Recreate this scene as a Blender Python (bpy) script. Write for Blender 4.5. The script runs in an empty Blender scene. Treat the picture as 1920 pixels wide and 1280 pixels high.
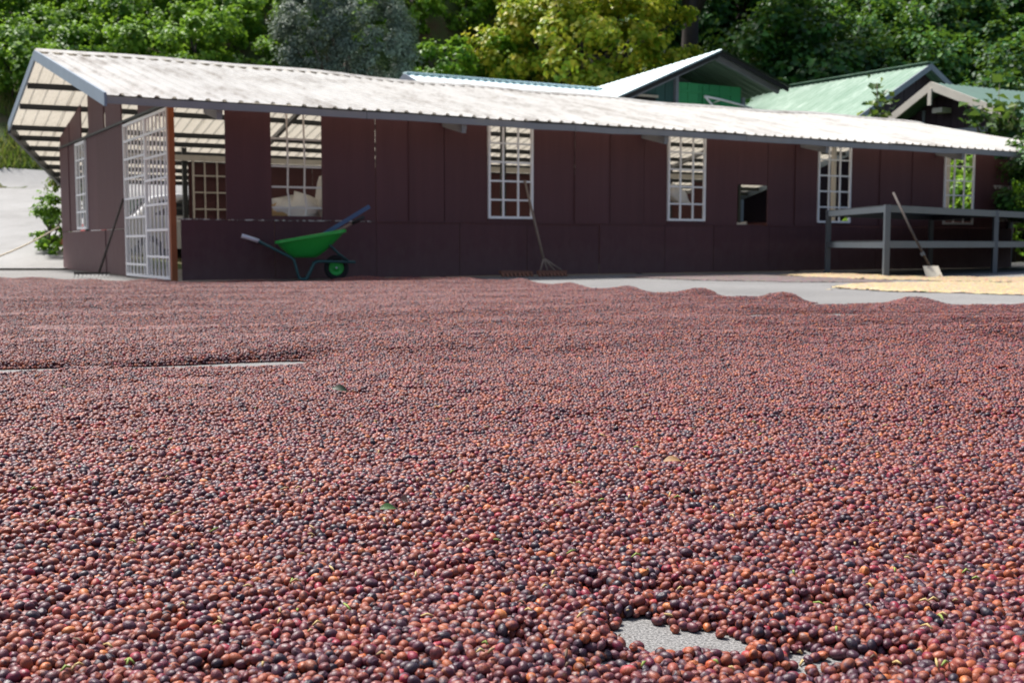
import bpy, bmesh, math, random
import numpy as np
from mathutils import Vector, Matrix, Euler

sc = bpy.context.scene
COL = sc.collection
R = math.radians
rng = np.random.default_rng(11)
random.seed(5)

# ------------------------------------------------------------------ camera
cam = bpy.data.cameras.new('camera')
cam_ob = bpy.data.objects.new('camera', cam)
COL.objects.link(cam_ob)
cam_ob.location = (0, 0, 0.45)
cam_ob.rotation_euler = (R(90 - 4.82), 0, 0)
cam.sensor_width = 36
cam.lens = 40.67
cam.clip_start = 0.05
cam.clip_end = 600
cam.dof.use_dof = True
cam.dof.focus_distance = 1.75
cam.dof.aperture_fstop = 11
cam.dof.aperture_blades = 7
sc.camera = cam_ob

# ------------------------------------------------------------------ sky, sun, exposure
SUN_ELEV, SUN_AZ = R(60), R(306)          # azimuth clockwise from +Y, direction the light comes from
w = bpy.data.worlds.new('World')
sc.world = w
w.use_nodes = True
nt = w.node_tree
bg = nt.nodes['Background']
sky = nt.nodes.new('ShaderNodeTexSky')
sky.sky_type = 'NISHITA'
sky.sun_disc = False
sky.sun_elevation = SUN_ELEV
sky.sun_rotation = SUN_AZ
sky.air_density = 1.0
sky.dust_density = 4.0
sky.ozone_density = 1.0
nt.links.new(sky.outputs[0], bg.inputs['Color'])
bg.inputs['Strength'].default_value = 0.105
sun = bpy.data.lights.new('sun', 'SUN')
sun.energy = 5.0
sun.angle = R(8)
sun.color = (1.0, 0.97, 0.925)
sun_ob = bpy.data.objects.new('sun', sun)
COL.objects.link(sun_ob)
sd = Vector((math.sin(SUN_AZ) * math.cos(SUN_ELEV), math.cos(SUN_AZ) * math.cos(SUN_ELEV), math.sin(SUN_ELEV)))
sun_ob.rotation_euler = sd.to_track_quat('Z', 'Y').to_euler()
sun_ob.location = sd * 60
sc.view_settings.view_transform = 'Standard'
sc.view_settings.look = 'None'
sc.view_settings.gamma = 1
sc.view_settings.use_curve_mapping = False
sc.view_settings.exposure = 0.62
sc.cycles.max_bounces = 7
sc.cycles.transparent_max_bounces = 6
sc.cycles.use_denoising = True

# ------------------------------------------------------------------ helpers
class NT:
    """small wrapper to build a node material"""
    def __init__(s, name):
        s.m = bpy.data.materials.new(name)
        s.m.use_nodes = True
        s.t = s.m.node_tree
        s.b = s.t.nodes['Principled BSDF']
        s.out = s.t.nodes['Material Output']
    def n(s, kind, **kw):
        nd = s.t.nodes.new('ShaderNode' + kind)
        for k, v in kw.items():
            if k.startswith('i_'):
                nd.inputs[k[2:].replace('_', ' ')].default_value = v
            elif k.startswith('x'):
                nd.inputs[int(k[1:])].default_value = v
            else:
                setattr(nd, k, v)
        return nd
    def l(s, a, b):
        s.t.links.new(a, b)
    def coord(s, out='Object'):
        return s.n('TexCoord').outputs[out]
    def mapping(s, vec, scale=(1, 1, 1), loc=(0, 0, 0), rot=(0, 0, 0)):
        m = s.n('Mapping')
        m.inputs['Scale'].default_value = scale
        m.inputs['Location'].default_value = loc
        m.inputs['Rotation'].default_value = rot
        s.l(vec, m.inputs['Vector'])
        return m.outputs[0]
    def noise(s, vec, scale, detail=4, rough=0.55, dist=0):
        n = s.n('TexNoise')
        n.inputs['Scale'].default_value = scale
        n.inputs['Detail'].default_value = detail
        n.inputs['Roughness'].default_value = rough
        n.inputs['Distortion'].default_value = dist
        s.l(vec, n.inputs['Vector'])
        return n.outputs['Fac']
    def ramp(s, fac, stops, interp='LINEAR'):
        r = s.n('ValToRGB')
        r.color_ramp.interpolation = interp
        e = r.color_ramp.elements
        while len(e) > 1:
            e.remove(e[-1])
        e[0].position = stops[0][0]
        e[0].color = (*stops[0][1], 1)
        for p, c in stops[1:]:
            k = e.new(p)
            k.color = (*c, 1)
        s.l(fac, r.inputs[0])
        return r.outputs[0]
    def mix(s, fac, a, b, mode='MIX'):
        m = s.n('Mix', data_type='RGBA', blend_type=mode)
        if isinstance(fac, (int, float)):
            m.inputs[0].default_value = fac
        else:
            s.l(fac, m.inputs[0])
        for i, c in ((6, a), (7, b)):
            if isinstance(c, tuple):
                m.inputs[i].default_value = (*c, 1)
            else:
                s.l(c, m.inputs[i])
        return m.outputs[2]
    def math(s, op, a, b=None, clamp=False):
        m = s.n('Math', operation=op, use_clamp=clamp)
        for i, c in ((0, a), (1, b)):
            if c is None:
                continue
            if isinstance(c, (int, float)):
                m.inputs[i].default_value = c
            else:
                s.l(c, m.inputs[i])
        return m.outputs[0]
    def bump(s, h, strength=0.3, dist=0.01):
        b = s.n('Bump')
        b.inputs['Strength'].default_value = strength
        b.inputs['Distance'].default_value = dist
        s.l(h, b.inputs['Height'])
        s.l(b.outputs[0], s.b.inputs['Normal'])
    def base(s, c):
        if isinstance(c, tuple):
            s.b.inputs['Base Color'].default_value = (*c, 1)
        else:
            s.l(c, s.b.inputs['Base Color'])
    def set(s, **kw):
        for k, v in kw.items():
            s.b.inputs[k.replace('_', ' ')].default_value = v

def paint(name, col, rough=0.5, var=0.25, scale=6, metal=0.0, chips=None, chip_amt=0.62, bump=0.15):
    """painted / worn surface with mottling, optionally chipped to another colour"""
    m = NT(name)
    v = m.coord()
    n1 = m.noise(v, scale, 5)
    n2 = m.noise(v, scale * 7, 3)
    dark = tuple(c * (1 - var) for c in col)
    lite = tuple(min(1, c * (1 + var)) for c in col)
    c = m.mix(n1, dark, lite)
    c = m.mix(m.math('MULTIPLY', n2, 0.35), c, tuple(x * 0.75 for x in col))
    if chips:
        f = m.math('GREATER_THAN', m.noise(v, scale * 3.1, 6, 0.7), chip_amt)
        c = m.mix(f, c, chips)
    m.base(c)
    m.set(Roughness=rough, Metallic=metal)
    m.bump(n2, bump, 0.004)
    return m.m

class MB:
    def __init__(s):
        s.v = []
        s.f = []
    def box(s, lo, hi, mat=None):
        b = len(s.v)
        x0, y0, z0 = lo
        x1, y1, z1 = hi
        p = [(x0, y0, z0), (x1, y0, z0), (x1, y1, z0), (x0, y1, z0), (x0, y0, z1), (x1, y0, z1), (x1, y1, z1), (x0, y1, z1)]
        if mat is not None:
            p = [tuple(mat @ Vector(q)) for q in p]
        s.v += p
        s.f += [tuple(b + i for i in q) for q in ((0, 3, 2, 1), (4, 5, 6, 7), (0, 1, 5, 4), (1, 2, 6, 5), (2, 3, 7, 6), (3, 0, 4, 7))]
        return s
    def bar(s, a, b, wx, wz, up=(0, 0, 1)):
        """rectangular bar from a to b"""
        a = Vector(a); b = Vector(b)
        d = (b - a)
        L = d.length
        d.normalize()
        x = d.cross(Vector(up))
        if x.length < 1e-4:
            x = d.cross(Vector((1, 0, 0)))
        x.normalize()
        y = x.cross(d)
        m = Matrix((( x.x, d.x, y.x, a.x), (x.y, d.y, y.y, a.y), (x.z, d.z, y.z, a.z), (0, 0, 0, 1)))
        return s.box((-wx / 2, 0, -wz / 2), (wx / 2, L, wz / 2), m)
    def tube(s, pts, r, seg=8, cap=True):
        pts = [Vector(p) for p in pts]
        rs = r if isinstance(r, (list, tuple)) else [r] * len(pts)
        base = len(s.v)
        prev = None
        for i, p in enumerate(pts):
            t = (pts[min(i + 1, len(pts) - 1)] - pts[max(i - 1, 0)]).normalized()
            if prev is None:
                x = t.cross(Vector((0.13, 0.21, 0.97)))
                if x.length < 0.05:
                    x = t.cross(Vector((1, 0, 0)))
            else:
                x = prev - t * prev.dot(t)
            x.normalize()
            prev = x
            y = t.cross(x)
            for k in range(seg):
                a = 2 * math.pi * k / seg
                s.v.append(tuple(p + (x * math.cos(a) + y * math.sin(a)) * rs[i]))
        for i in range(len(pts) - 1):
            for k in range(seg):
                k2 = (k + 1) % seg
                a = base + i * seg
                s.f.append((a + k, a + k2, a + seg + k2, a + seg + k))
        if cap:
            s.f.append(tuple(base + k for k in reversed(range(seg))))
            e = base + (len(pts) - 1) * seg
            s.f.append(tuple(e + k for k in range(seg)))
        return s
    def poly(s, pts, thick):
        """flat polygon extruded by vector thick"""
        b = len(s.v)
        n = len(pts)
        t = Vector(thick)
        s.v += [tuple(p) for p in pts] + [tuple(Vector(p) + t) for p in pts]
        s.f.append(tuple(b + i for i in reversed(range(n))))
        s.f.append(tuple(b + n + i for i in range(n)))
        for i in range(n):
            j = (i + 1) % n
            s.f.append((b + i, b + j, b + n + j, b + n + i))
        return s
    def rings(s, rings, close=True, cap0=False, cap1=False):
        b = len(s.v)
        n = len(rings[0])
        for r_ in rings:
            s.v += [tuple(p) for p in r_]
        for i in range(len(rings) - 1):
            for k in range(n if close else n - 1):
                k2 = (k + 1) % n
                a = b + i * n
                s.f.append((a + k, a + k2, a + n + k2, a + n + k))
        if cap0:
            s.f.append(tuple(b + k for k in reversed(range(n))))
        if cap1:
            e = b + (len(rings) - 1) * n
            s.f.append(tuple(e + k for k in range(n)))
        return s
    def mesh(s, name, mat=None, smooth=False, fix=True):
        me = bpy.data.meshes.new(name)
        me.from_pydata(s.v, [], s.f)
        if fix:
            bm = bmesh.new()
            bm.from_mesh(me)
            bmesh.ops.recalc_face_normals(bm, faces=bm.faces)
            bm.to_mesh(me)
            bm.free()
        if smooth:
            me.shade_smooth()
        if mat:
            me.materials.append(mat)
        return me
    def build(s, name, mat, parent=None, smooth=False, fix=True):
        return link(name, s.mesh(name, mat, smooth, fix), parent)

def link(name, me, parent=None, loc=None, rot=None, scale=None):
    o = bpy.data.objects.new(name, me)
    COL.objects.link(o)
    if parent is not None:
        o.parent = parent
    if loc is not None:
        o.location = loc
    if rot is not None:
        o.rotation_euler = rot
    if scale is not None:
        o.scale = scale if not isinstance(scale, (int, float)) else (scale,) * 3
    return o

def tag(o, label=None, cat=None, group=None, kind=None):
    if label: o['label'] = label
    if cat: o['category'] = cat
    if group: o['group'] = group
    if kind: o['kind'] = kind
    return o

def thing(name, label, cat, loc=(0, 0, 0), rz=0, group=None):
    o = link(name, None, None, loc, (0, 0, rz))
    return tag(o, label, cat, group)

def np_mesh(name, verts, faces, mat=None, smooth=False):
    """verts (n,3), faces (m,k) arrays -> mesh, fast"""
    me = bpy.data.meshes.new(name)
    n, (m, k) = len(verts), faces.shape
    me.vertices.add(n)
    me.vertices.foreach_set('co', np.ascontiguousarray(verts, dtype=np.float32).ravel())
    me.loops.add(m * k)
    me.loops.foreach_set('vertex_index', np.ascontiguousarray(faces, dtype=np.int32).ravel())
    me.polygons.add(m)
    me.polygons.foreach_set('loop_start', np.arange(0, m * k, k, dtype=np.int32))
    me.polygons.foreach_set('loop_total', np.full(m, k, dtype=np.int32))
    me.update(calc_edges=True)
    if smooth:
        me.shade_smooth()
    if mat:
        me.materials.append(mat)
    return me

def smooth(a, b, x):
    t = np.clip((x - a) / (b - a), 0, 1)
    return t * t * (3 - 2 * t)

_lat = np.random.default_rng(77).random((64, 64))
def vnoise(x, y, s=1.0):
    """smooth lattice noise in -1..1"""
    x = np.asarray(x, float) * s + 100.37
    y = np.asarray(y, float) * s + 57.11
    xi = np.floor(x).astype(int); yi = np.floor(y).astype(int)
    fx = x - xi; fy = y - yi
    fx = fx * fx * (3 - 2 * fx); fy = fy * fy * (3 - 2 * fy)
    g = lambda a, b: _lat[a % 64, b % 64]
    return ((g(xi, yi) * (1 - fx) + g(xi + 1, yi) * fx) * (1 - fy) + (g(xi, yi + 1) * (1 - fx) + g(xi + 1, yi + 1) * fx) * fy) * 2 - 1

# ------------------------------------------------------------------ shed frame of reference
P0 = Vector((-4.026, 13.807, 0))
ANG = math.atan2(0.50766, 0.86155)
Ux, Uy = math.cos(ANG), math.sin(ANG)
def W(u, v, z=0.0):
    return Vector((P0.x + Ux * u - Uy * v, P0.y + Uy * u + Ux * v, z))

# ------------------------------------------------------------------ terrain, yard, road
def terr(x, y):
    x = np.asarray(x, float); y = np.asarray(y, float)
    bx = -7.4 + 8.5 * smooth(36, 47, y)
    wl = 1 - smooth(bx - 1.5 - 3 * smooth(36, 47, y), bx + 1.5 + 3 * smooth(36, 47, y), x)
    zl = 0.19 * np.clip(y - 20.5, 0, 10.0) + 0.72 * np.clip(y - 30.5 - 0.1 * (x + 13), 0, 3) + 0.5 * np.clip(y - 33.5, 0, 300)
    zr = 0.62 * np.clip(y - 46, 0, 300)
    z = wl * zl + (1 - wl) * zr
    bump = (vnoise(x, y, 0.35) * 0.35 + vnoise(x, y, 1.1) * 0.12) * smooth(31, 35, y)
    return z + bump

def grid_mesh(name, xs, ys, zf, mat, smooth_=True):
    X, Y = np.meshgrid(xs, ys)
    Z = zf(X, Y)
    v = np.stack([X.ravel(), Y.ravel(), Z.ravel()], 1)
    nx, ny = len(xs), len(ys)
    i = np.arange(nx * ny).reshape(ny, nx)
    f = np.stack([i[:-1, :-1].ravel(), i[:-1, 1:].ravel(), i[1:, 1:].ravel(), i[1:, :-1].ravel()], 1)
    return np_mesh(name, v, f, mat, smooth_)

m = NT('hill_soil_and_grass')
v = m.coord()
n = m.noise(v, 0.55, 6, 0.65)
c = m.ramp(n, [(0.3, (0.03, 0.06, 0.012)), (0.45, (0.075, 0.12, 0.022)), (0.55, (0.11, 0.105, 0.04)), (0.62, (0.13, 0.075, 0.045)), (0.75, (0.07, 0.09, 0.02))])
m.base(m.mix(m.math('MULTIPLY', m.noise(v, 9, 4), 0.5), c, (0.03, 0.045, 0.012)))
m.set(Roughness=0.95)
m.bump(m.noise(v, 5, 6, 0.7), 0.9, 0.15)
M_HILL = m.m

m = NT('yard_concrete')
v = m.coord()
big = m.noise(v, 0.35, 5, 0.6)
mid = m.noise(v, 6, 5, 0.65)
fine = m.noise(v, 300, 2, 0.7)
c = m.ramp(big, [(0.3, (0.125, 0.123, 0.121)), (0.5, (0.18, 0.177, 0.174)), (0.72, (0.23, 0.226, 0.22))])
c = m.mix(m.math('MULTIPLY', mid, 0.55), c, (0.13, 0.125, 0.12))
c = m.mix(m.math('GREATER_THAN', m.noise(m.mapping(v, (1, 1, 1), (3, 7, 0)), 26, 6, 0.7), 0.63), c, (0.10, 0.085, 0.08))
sp = m.ramp(fine, [(0.34, (0.3, 0.3, 0.3)), (0.5, (0.95, 0.95, 0.95)), (0.66, (1.9, 1.9, 1.87))])
m.base(m.mix(0.85, c, sp, 'MULTIPLY'))
m.set(Roughness=0.85)
m.bump(m.mix(0.5, m.noise(v, 500, 3), mid), 0.5, 0.003)
M_YARD = m.m

m = NT('road_concrete')
v = m.coord()
c = m.ramp(m.noise(v, 0.6, 6, 0.65), [(0.3, (0.14, 0.137, 0.133)), (0.5, (0.235, 0.232, 0.228)), (0.7, (0.29, 0.287, 0.283))])
m.base(m.mix(m.math('MULTIPLY', m.noise(v, 14, 4), 0.4), c, (0.24, 0.235, 0.22)))
m.set(Roughness=0.9)
m.bump(m.noise(v, 12, 6), 0.4, 0.03)
M_ROAD = m.m

def terr_low(x, y):
    z = terr(x, y)
    flat = (z < 0.02)
    return np.where(flat, -0.03, z)
xs = np.concatenate([np.arange(-90, -26, 2.0), np.arange(-26, 34, 0.7), np.arange(34, 91, 2.0)])
ys = np.concatenate([np.arange(-40, 14, 3.0), np.arange(14, 62, 0.7), np.arange(62, 150, 2.5)])
tag(link('ground', grid_mesh('ground', xs, ys, terr_low, M_HILL)), 'grass and soil ground rising into the hillside', None, None, 'structure')
yard = grid_mesh('yard', np.linspace(-30, 34, 40), np.concatenate([np.linspace(-12, 21.0, 30), np.linspace(22, 29, 6)]), lambda x, y: np.where(y > 20.6, np.where(x < -5.5, -0.05, 0.0), 0.0) - 0.0 * x, M_YARD)
tag(link('yard', yard), 'grey concrete drying yard', None, None, 'structure')
road_x = np.linspace(-30, -7.7, 45)
road = grid_mesh('road', road_x, np.linspace(19.8, 31.2, 26), lambda x, y: terr(x, y) + 0.035 - 0.6 * smooth(-8.9, -7.7, x + 0.0 * y) * 0, M_ROAD)
tag(link('road', road), 'pale concrete road climbing the slope beside the shed', None, None, 'structure')

# ------------------------------------------------------------------ materials for buildings
def wall_material(name, col):
    m = NT(name)
    v = m.coord()
    streak = m.noise(m.mapping(v, (7, 7, 0.5)), 1.0, 6, 0.65)
    blot = m.noise(v, 1.3, 5, 0.6)
    c = m.mix(streak, tuple(x * 0.7 for x in col), tuple(x * 1.3 for x in col))
    c = m.mix(m.math('MULTIPLY', blot, 0.5), c, tuple(x * 1.1 for x in (col[0] * 0.9, col[1] * 1.25, col[2] * 1.4)))
    chip = m.math('GREATER_THAN', m.noise(v, 11, 6, 0.8), 0.695)
    c = m.mix(m.math('MULTIPLY', chip, 0.55), c, (0.28, 0.25, 0.24))
    oi = m.n('ObjectInfo')
    c = m.mix(m.math('MULTIPLY', oi.outputs['Random'], 0.28), c, tuple(x * 0.55 for x in col))
    sep = m.n('SeparateXYZ')
    m.l(v, sep.inputs[0])
    splash = m.math('SUBTRACT', m.math('MULTIPLY', m.noise(m.mapping(v, (4, 4, 2.5)), 2.0, 6, 0.7), 1.3), m.math('MULTIPLY', sep.outputs[2], 1.25), True)
    c = m.mix(m.math('MULTIPLY', splash, 0.75), c, (0.15, 0.095, 0.09))
    m.base(c)
    m.set(Roughness=0.62)
    m.b.inputs['Specular IOR Level'].default_value = 0.25
    m.bump(m.noise(m.mapping(v, (3, 3, 0.8)), 3, 5), 0.25, 0.02)
    return m.m
M_WALL = wall_material('maroon_wall_paint', (0.104, 0.041, 0.044))

def sheet_material(name, col, dirt, trans=0.3, dirt_lo=0.5, dirt_hi=0.74, tr_col=None):
    m = NT(name)
    v = m.coord()
    n1 = m.noise(m.mapping(v, (1.4, 0.35, 1)), 2.2, 7, 0.68)
    n2 = m.noise(m.mapping(v, (5, 1.2, 1)), 4, 6, 0.7)
    n3 = m.noise(v, 0.5, 3)
    f = m.math('ADD', m.math('MULTIPLY', n1, 0.55), m.math('ADD', m.math('MULTIPLY', n2, 0.28), m.math('MULTIPLY', n3, 0.22)))
    c = m.ramp(f, [(dirt_lo, col), ((dirt_lo + dirt_hi) / 2, tuple((a * 0.72 + b * 0.28) for a, b in zip(col, dirt))), (dirt_hi, dirt)])
    oi = m.n('ObjectInfo')
    c = m.mix(m.math('MULTIPLY', oi.outputs['Random'], 0.22), c, tuple(a * 0.8 for a in col))
    m.base(c)
    m.set(Roughness=0.55)
    if trans > 0:
        tr = m.n('BsdfTranslucent')
        tr.inputs[0].default_value = (*(tr_col or col), 1)
        mx = m.n('MixShader')
        mx.inputs[0].default_value = trans
        m.l(m.b.outputs[0], mx.inputs[1])
        m.l(tr.outputs[0], mx.inputs[2])
        m.l(mx.outputs[0], m.out.inputs[0])
    return m.m
M_ROOF = sheet_material('cream_roof_sheet', (0.60, 0.595, 0.575), (0.22, 0.195, 0.17), 0.32, 0.42, 0.63, (0.70, 0.64, 0.53))
M_PURLIN = paint('dark_steel', (0.03, 0.033, 0.036), 0.5, 0.3)
M_BLUEGREY = paint('blue_grey_paint', (0.20, 0.255, 0.32), 0.5, 0.18, 3)
M_FASCIA = paint('grey_fascia_paint', (0.25, 0.255, 0.265), 0.5, 0.25, 3)
M_WHITE = paint('white_bar_paint', (0.86, 0.86, 0.875), 0.4, 0.08, 8, 0, (0.35, 0.24, 0.18), 0.70)
M_CREAM = paint('cream_bar_paint', (0.68, 0.64, 0.58), 0.5, 0.15, 8)
M_RUST = paint('rust_primer', (0.30, 0.085, 0.022), 0.65, 0.35, 5)
M_PALEWOOD = paint('flaked_strip', (0.09, 0.05, 0.05), 0.7, 0.3, 5, 0, (0.5, 0.47, 0.43), 0.5)

# ------------------------------------------------------------------ the long shed
shed = thing('drying_shed', 'long maroon drying shed with cream corrugated roof and white barred openings', 'shed', P0, ANG)

RV, RZ = 4.13, 3.16
def sag(u):
    u = np.asarray(u, float)
    return -0.065 * smooth(3, 8.5, u) + 0.02 * np.sin(u * 0.9 + 0.6) * smooth(1, 4, u) + 0.012 * np.sin(u * 2.3)
def roof_z(u, v):
    front = 2.03 + (RZ - 2.03) * (v + 0.6) / (RV + 0.6)
    rear = RZ - 0.2555 * (v - RV)
    z = np.where(np.asarray(v) < RV, front, rear)
    k = np.clip(1 - np.abs(np.asarray(v, float) - RV) / 4.5, 0, 1)
    return z + sag(u) * k
def rear_end(u):
    """the end of the rear slope, cut on a slant beside the gable"""
    return np.interp(u, [-0.86, -0.84, 0.40, 17.6], [7.10, 7.18, 10.02, 10.05])

U0, U1 = -0.84, 17.62
SW = (U1 - U0) / 24
NRIB = 4
rib = [(0.0, 0.0), (0.60, 0.0), (0.70, 0.027), (0.86, 0.027), (0.96, 0.0)]
def sheet(i, front):
    us, hs = [], []
    u_a = U0 + i * SW
    for k in range(NRIB):
        for t, h in rib:
            us.append(u_a + (k + t) * SW / NRIB)
            hs.append(h)
    us.append(u_a + SW + 0.012)
    hs.append(0.004)
    us = np.array(us); hs = np.array(hs)
    rr = random.Random(i * 2 + front)
    lift = rr.uniform(0.0, 0.010)
    nst = 7
    rows = []
    for j in range(nst + 1):
        if front:
            e0 = -0.63 - rr.uniform(0, 0.0) - 0.02 * (i % 3 == 0) + 0 * us
            vv = e0 + (RV - 0.01 - e0) * j / nst
        else:
            vv = (RV + 0.01) + (rear_end(us) - RV - 0.01) * j / nst
        z = roof_z(us, vv) + hs + 0.055 + lift * (1 - j / nst) + 0.004 * np.sin(vv * 3 + i)
        rows.append([(a, b, c) for a, b, c in zip(us, vv, z)])
    mb = MB()
    mb.rings(rows, close=False)
    return mb.build('roof_sheet', M_ROOF, shed)
for i in range(24):
    sheet(i, 1)
    sheet(i, 0)
# ridge cap in overlapping lengths
for i in range(8):
    a = U0 - 0.01 + i * (U1 - U0) / 8
    b = a + (U1 - U0) / 8 + 0.06
    mb = MB()
    rows = []
    for u in np.linspace(a, b, 5):
        rows.append([(u, RV + dv, float(roof_z(u, RV)) + 0.105 + dz + 0.004 * (i % 2)) for dv, dz in ((-0.24, -0.078), (-0.07, -0.012), (0.07, -0.012), (0.24, -0.078))])
    mb.rings(rows, close=False)
    mb.build('ridge_cap', M_ROOF, shed)
# purlins
for vv in [-0.50, 0.45, 1.40, 2.35, 3.35, 4.28, 5.28, 6.16, 7.14, 7.63, 8.15, 8.68, 9.15, 9.57, 9.93]:
    ua = U0 + 0.03
    if vv > 7.18:
        ua = -0.84 + (vv - 7.18) / (10.02 - 7.18) * 1.24 + 0.03
    us = np.linspace(ua, U1 - 0.05, 14)
    mb = MB()
    ring = []
    for u in us:
        z = float(roof_z(u, vv)) + 0.040
        ring.append([(u, vv - 0.028, z - 0.085), (u, vv + 0.028, z - 0.085), (u, vv + 0.028, z), (u, vv - 0.028, z)])
    mb.rings(ring, True, True, True)
    mb.build('purlin', M_PURLIN, shed)
# rafters: sloping steel channels with tails under the eave
for u in [0.42, 3.62, 6.92, 10.12, 13.35, 15.4]:
    for front in (1, 0):
        va, vb = (-0.57, RV) if front else (RV, 9.9)
        mb = MB()
        za = float(roof_z(u, va)) - 0.115
        zb = float(roof_z(u, vb)) - 0.115
        mb.poly([(u - 0.035, va, za), (u - 0.035, vb, zb), (u - 0.035, vb, zb + 0.075), (u - 0.035, va, za + 0.075)], (0.07, 0, 0))
        if front:
            mb.poly([(u - 0.03, -0.56, za - 0.045), (u - 0.03, 0.0, za - 0.05 + 0.134), (u - 0.03, 0.0, za + 0.134), (u - 0.03, -0.56, za - 0.002)], (0.06, 0, 0))
        mb.build('rafter', M_FASCIA, shed)
# eave fascia in lengths, barge boards
for k in range(6):
    a = U0 + k * (U1 - U0) / 6
    b = a + (U1 - U0) / 6 - 0.006
    mb = MB()
    rr = random.Random(k)
    q = [(u, rr.uniform(-0.012, 0.012), rr.uniform(-0.006, 0.006)) for u in np.linspace(a, b, 6)]
    q[0] = (a, 0, 0); q[-1] = (b, 0, 0)
    mb.rings([[(u, -0.622 + dv, 1.982 + dz), (u, -0.597 + dv, 1.982 + dz), (u, -0.597 + dv, 2.062 + dz), (u, -0.622 + dv, 2.062 + dz)] for u, dz, dv in q], True, True, True)
    mb.build('fascia_board', M_FASCIA, shed)
def barge(va, vb, uo, hh, mat, name='barge_board'):
    mb = MB()
    za, zb = float(roof_z(uo, va)), float(roof_z(uo, vb))
    mb.poly([(uo - 0.03, va, za - hh), (uo - 0.03, vb, zb - hh), (uo - 0.03, vb, zb + 0.075), (uo - 0.03, va, za + 0.075)], (0.028, 0, 0))
    return mb.build(name, mat, shed)
barge(-0.62, RV - 0.003, U0, 0.075, M_BLUEGREY)
barge(RV + 0.003, 7.16, U0, 0.06, M_BLUEGREY)
barge(-0.62, RV - 0.003, U1 + 0.03, 0.07, M_BLUEGREY)
barge(RV + 0.003, 10.0, U1 + 0.03, 0.07, M_BLUEGREY)
mb = MB()
mb.bar((-0.85, 7.17, float(roof_z(-0.84, 7.17)) - 0.03), (0.41, 10.03, float(roof_z(0.4, 10.02)) - 0.03), 0.05, 0.13)
mb.build('slanted_edge_beam', M_PURLIN, shed)

# front wall: lower and upper boards with gaps between them
T = 0.02
def panel(u0, u1, z0, z1, v=0.0, mat=None, name='wall_panel', jitter=True):
    rr = random.Random(int(u0 * 1000 + z0 * 77 + v * 31))
    o = rr.uniform(-0.007, 0.007) if jitter else 0
    g = 0.005
    mb = MB()
    mb.poly([(u0 + g, v + o, z0), (u1 - g, v + o + rr.uniform(-0.004, 0.004), z0), (u1 - g, v + o, z1), (u0 + g, v + o, z1)], (0, T, 0))
    return mb.build(name, mat or M_WALL, shed)
low = [0.09, 1.25, 2.62, 3.85, 4.92, 6.15, 7.35, 8.3, 9.45, 10.62, 11.9, 13.1, 14.3, 15.5]
for a, b in zip(low[:-1], low[1:]):
    panel(a, b, 0.012, 0.735)
WIN = [(1.222, 1.88), (4.285, 5.005), (7.385, 8.11), (10.487, 11.24), (13.563, 14.36)]
up = [(0.643, 1.222), (1.88, 2.62), (2.62, 3.1), (3.1, 3.62), (3.62, 4.285), (5.005, 5.72), (5.72, 6.34), (6.34, 6.95), (6.95, 7.385), (8.11, 8.775), (9.405, 10.0), (10.0, 10.487), (11.24, 11.95), (11.95, 12.75), (12.75, 13.563), (14.36, 14.92)]
for a, b in up:
    zt = 2.115
    panel(a, b, 0.742, zt)
panel(8.775, 9.405, 1.372, 2.115)
for a, b in WIN:                                   # strip of board under each opening
    panel(a, b, 0.742, 0.795)
panel(14.92, 15.5, 0.742, 2.0, 0.05)
for z in (0.86, 1.46):
    MB().box((14.95, 0.01, z), (15.47, 0.045, z + 0.06)).build('cross_batten', M_PALEWOOD, shed)
for a, b, mt in ((0.70, 1.98, M_PALEWOOD), (2.05, 2.6, M_PALEWOOD), (2.6, 3.9, M_WALL), (4.0, 6.1, M_WALL), (6.2, 9.3, M_WALL), (9.4, 10.6, M_WALL)):
    MB().box((a, -0.016, 0.732), (b, -0.011, 0.748)).build('ledge_strip', mt, shed)
for a, b in ((0.02, 0.62),):
    MB().box((a + 0.05, -0.01, 0.737), (b, 0.05, 0.75)).build('ledge_strip', M_PALEWOOD, shed)
for a, b in zip(up[2:], up[3:]):
    pass
for u in (3.1, 5.72, 6.34, 10.0, 11.95, 12.75):    # cover battens on some joints
    MB().box((u - 0.012, -0.017, 0.76), (u + 0.012, -0.012, 2.1)).build('joint_batten', M_WALL, shed)

# rust-coloured corner post and other posts
MB().box((-0.034, -0.034, 0), (0.034, 0.034, 2.12)).build('corner_post', M_RUST, shed)
for u in (3.62, 6.92, 10.12, 13.35, 15.45):
    MB().box((u - 0.035, 0.03, 0), (u + 0.035, 0.1, 2.1)).build('post', M_PURLIN, shed)
for u in (0.42, 2.14, 6.92, 10.12, 13.35, 15.45):
    MB().box((u - 0.04, 7.47, 0), (u + 0.04, 7.55, float(roof_z(u, 7.5)) - 0.1)).build('post', M_PURLIN, shed)
for u in (3.62, 6.92, 10.12, 13.35):
    MB().box((u - 0.04, 4.09, 0), (u + 0.04, 4.17, 3.0)).build('post', M_PURLIN, shed)

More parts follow.
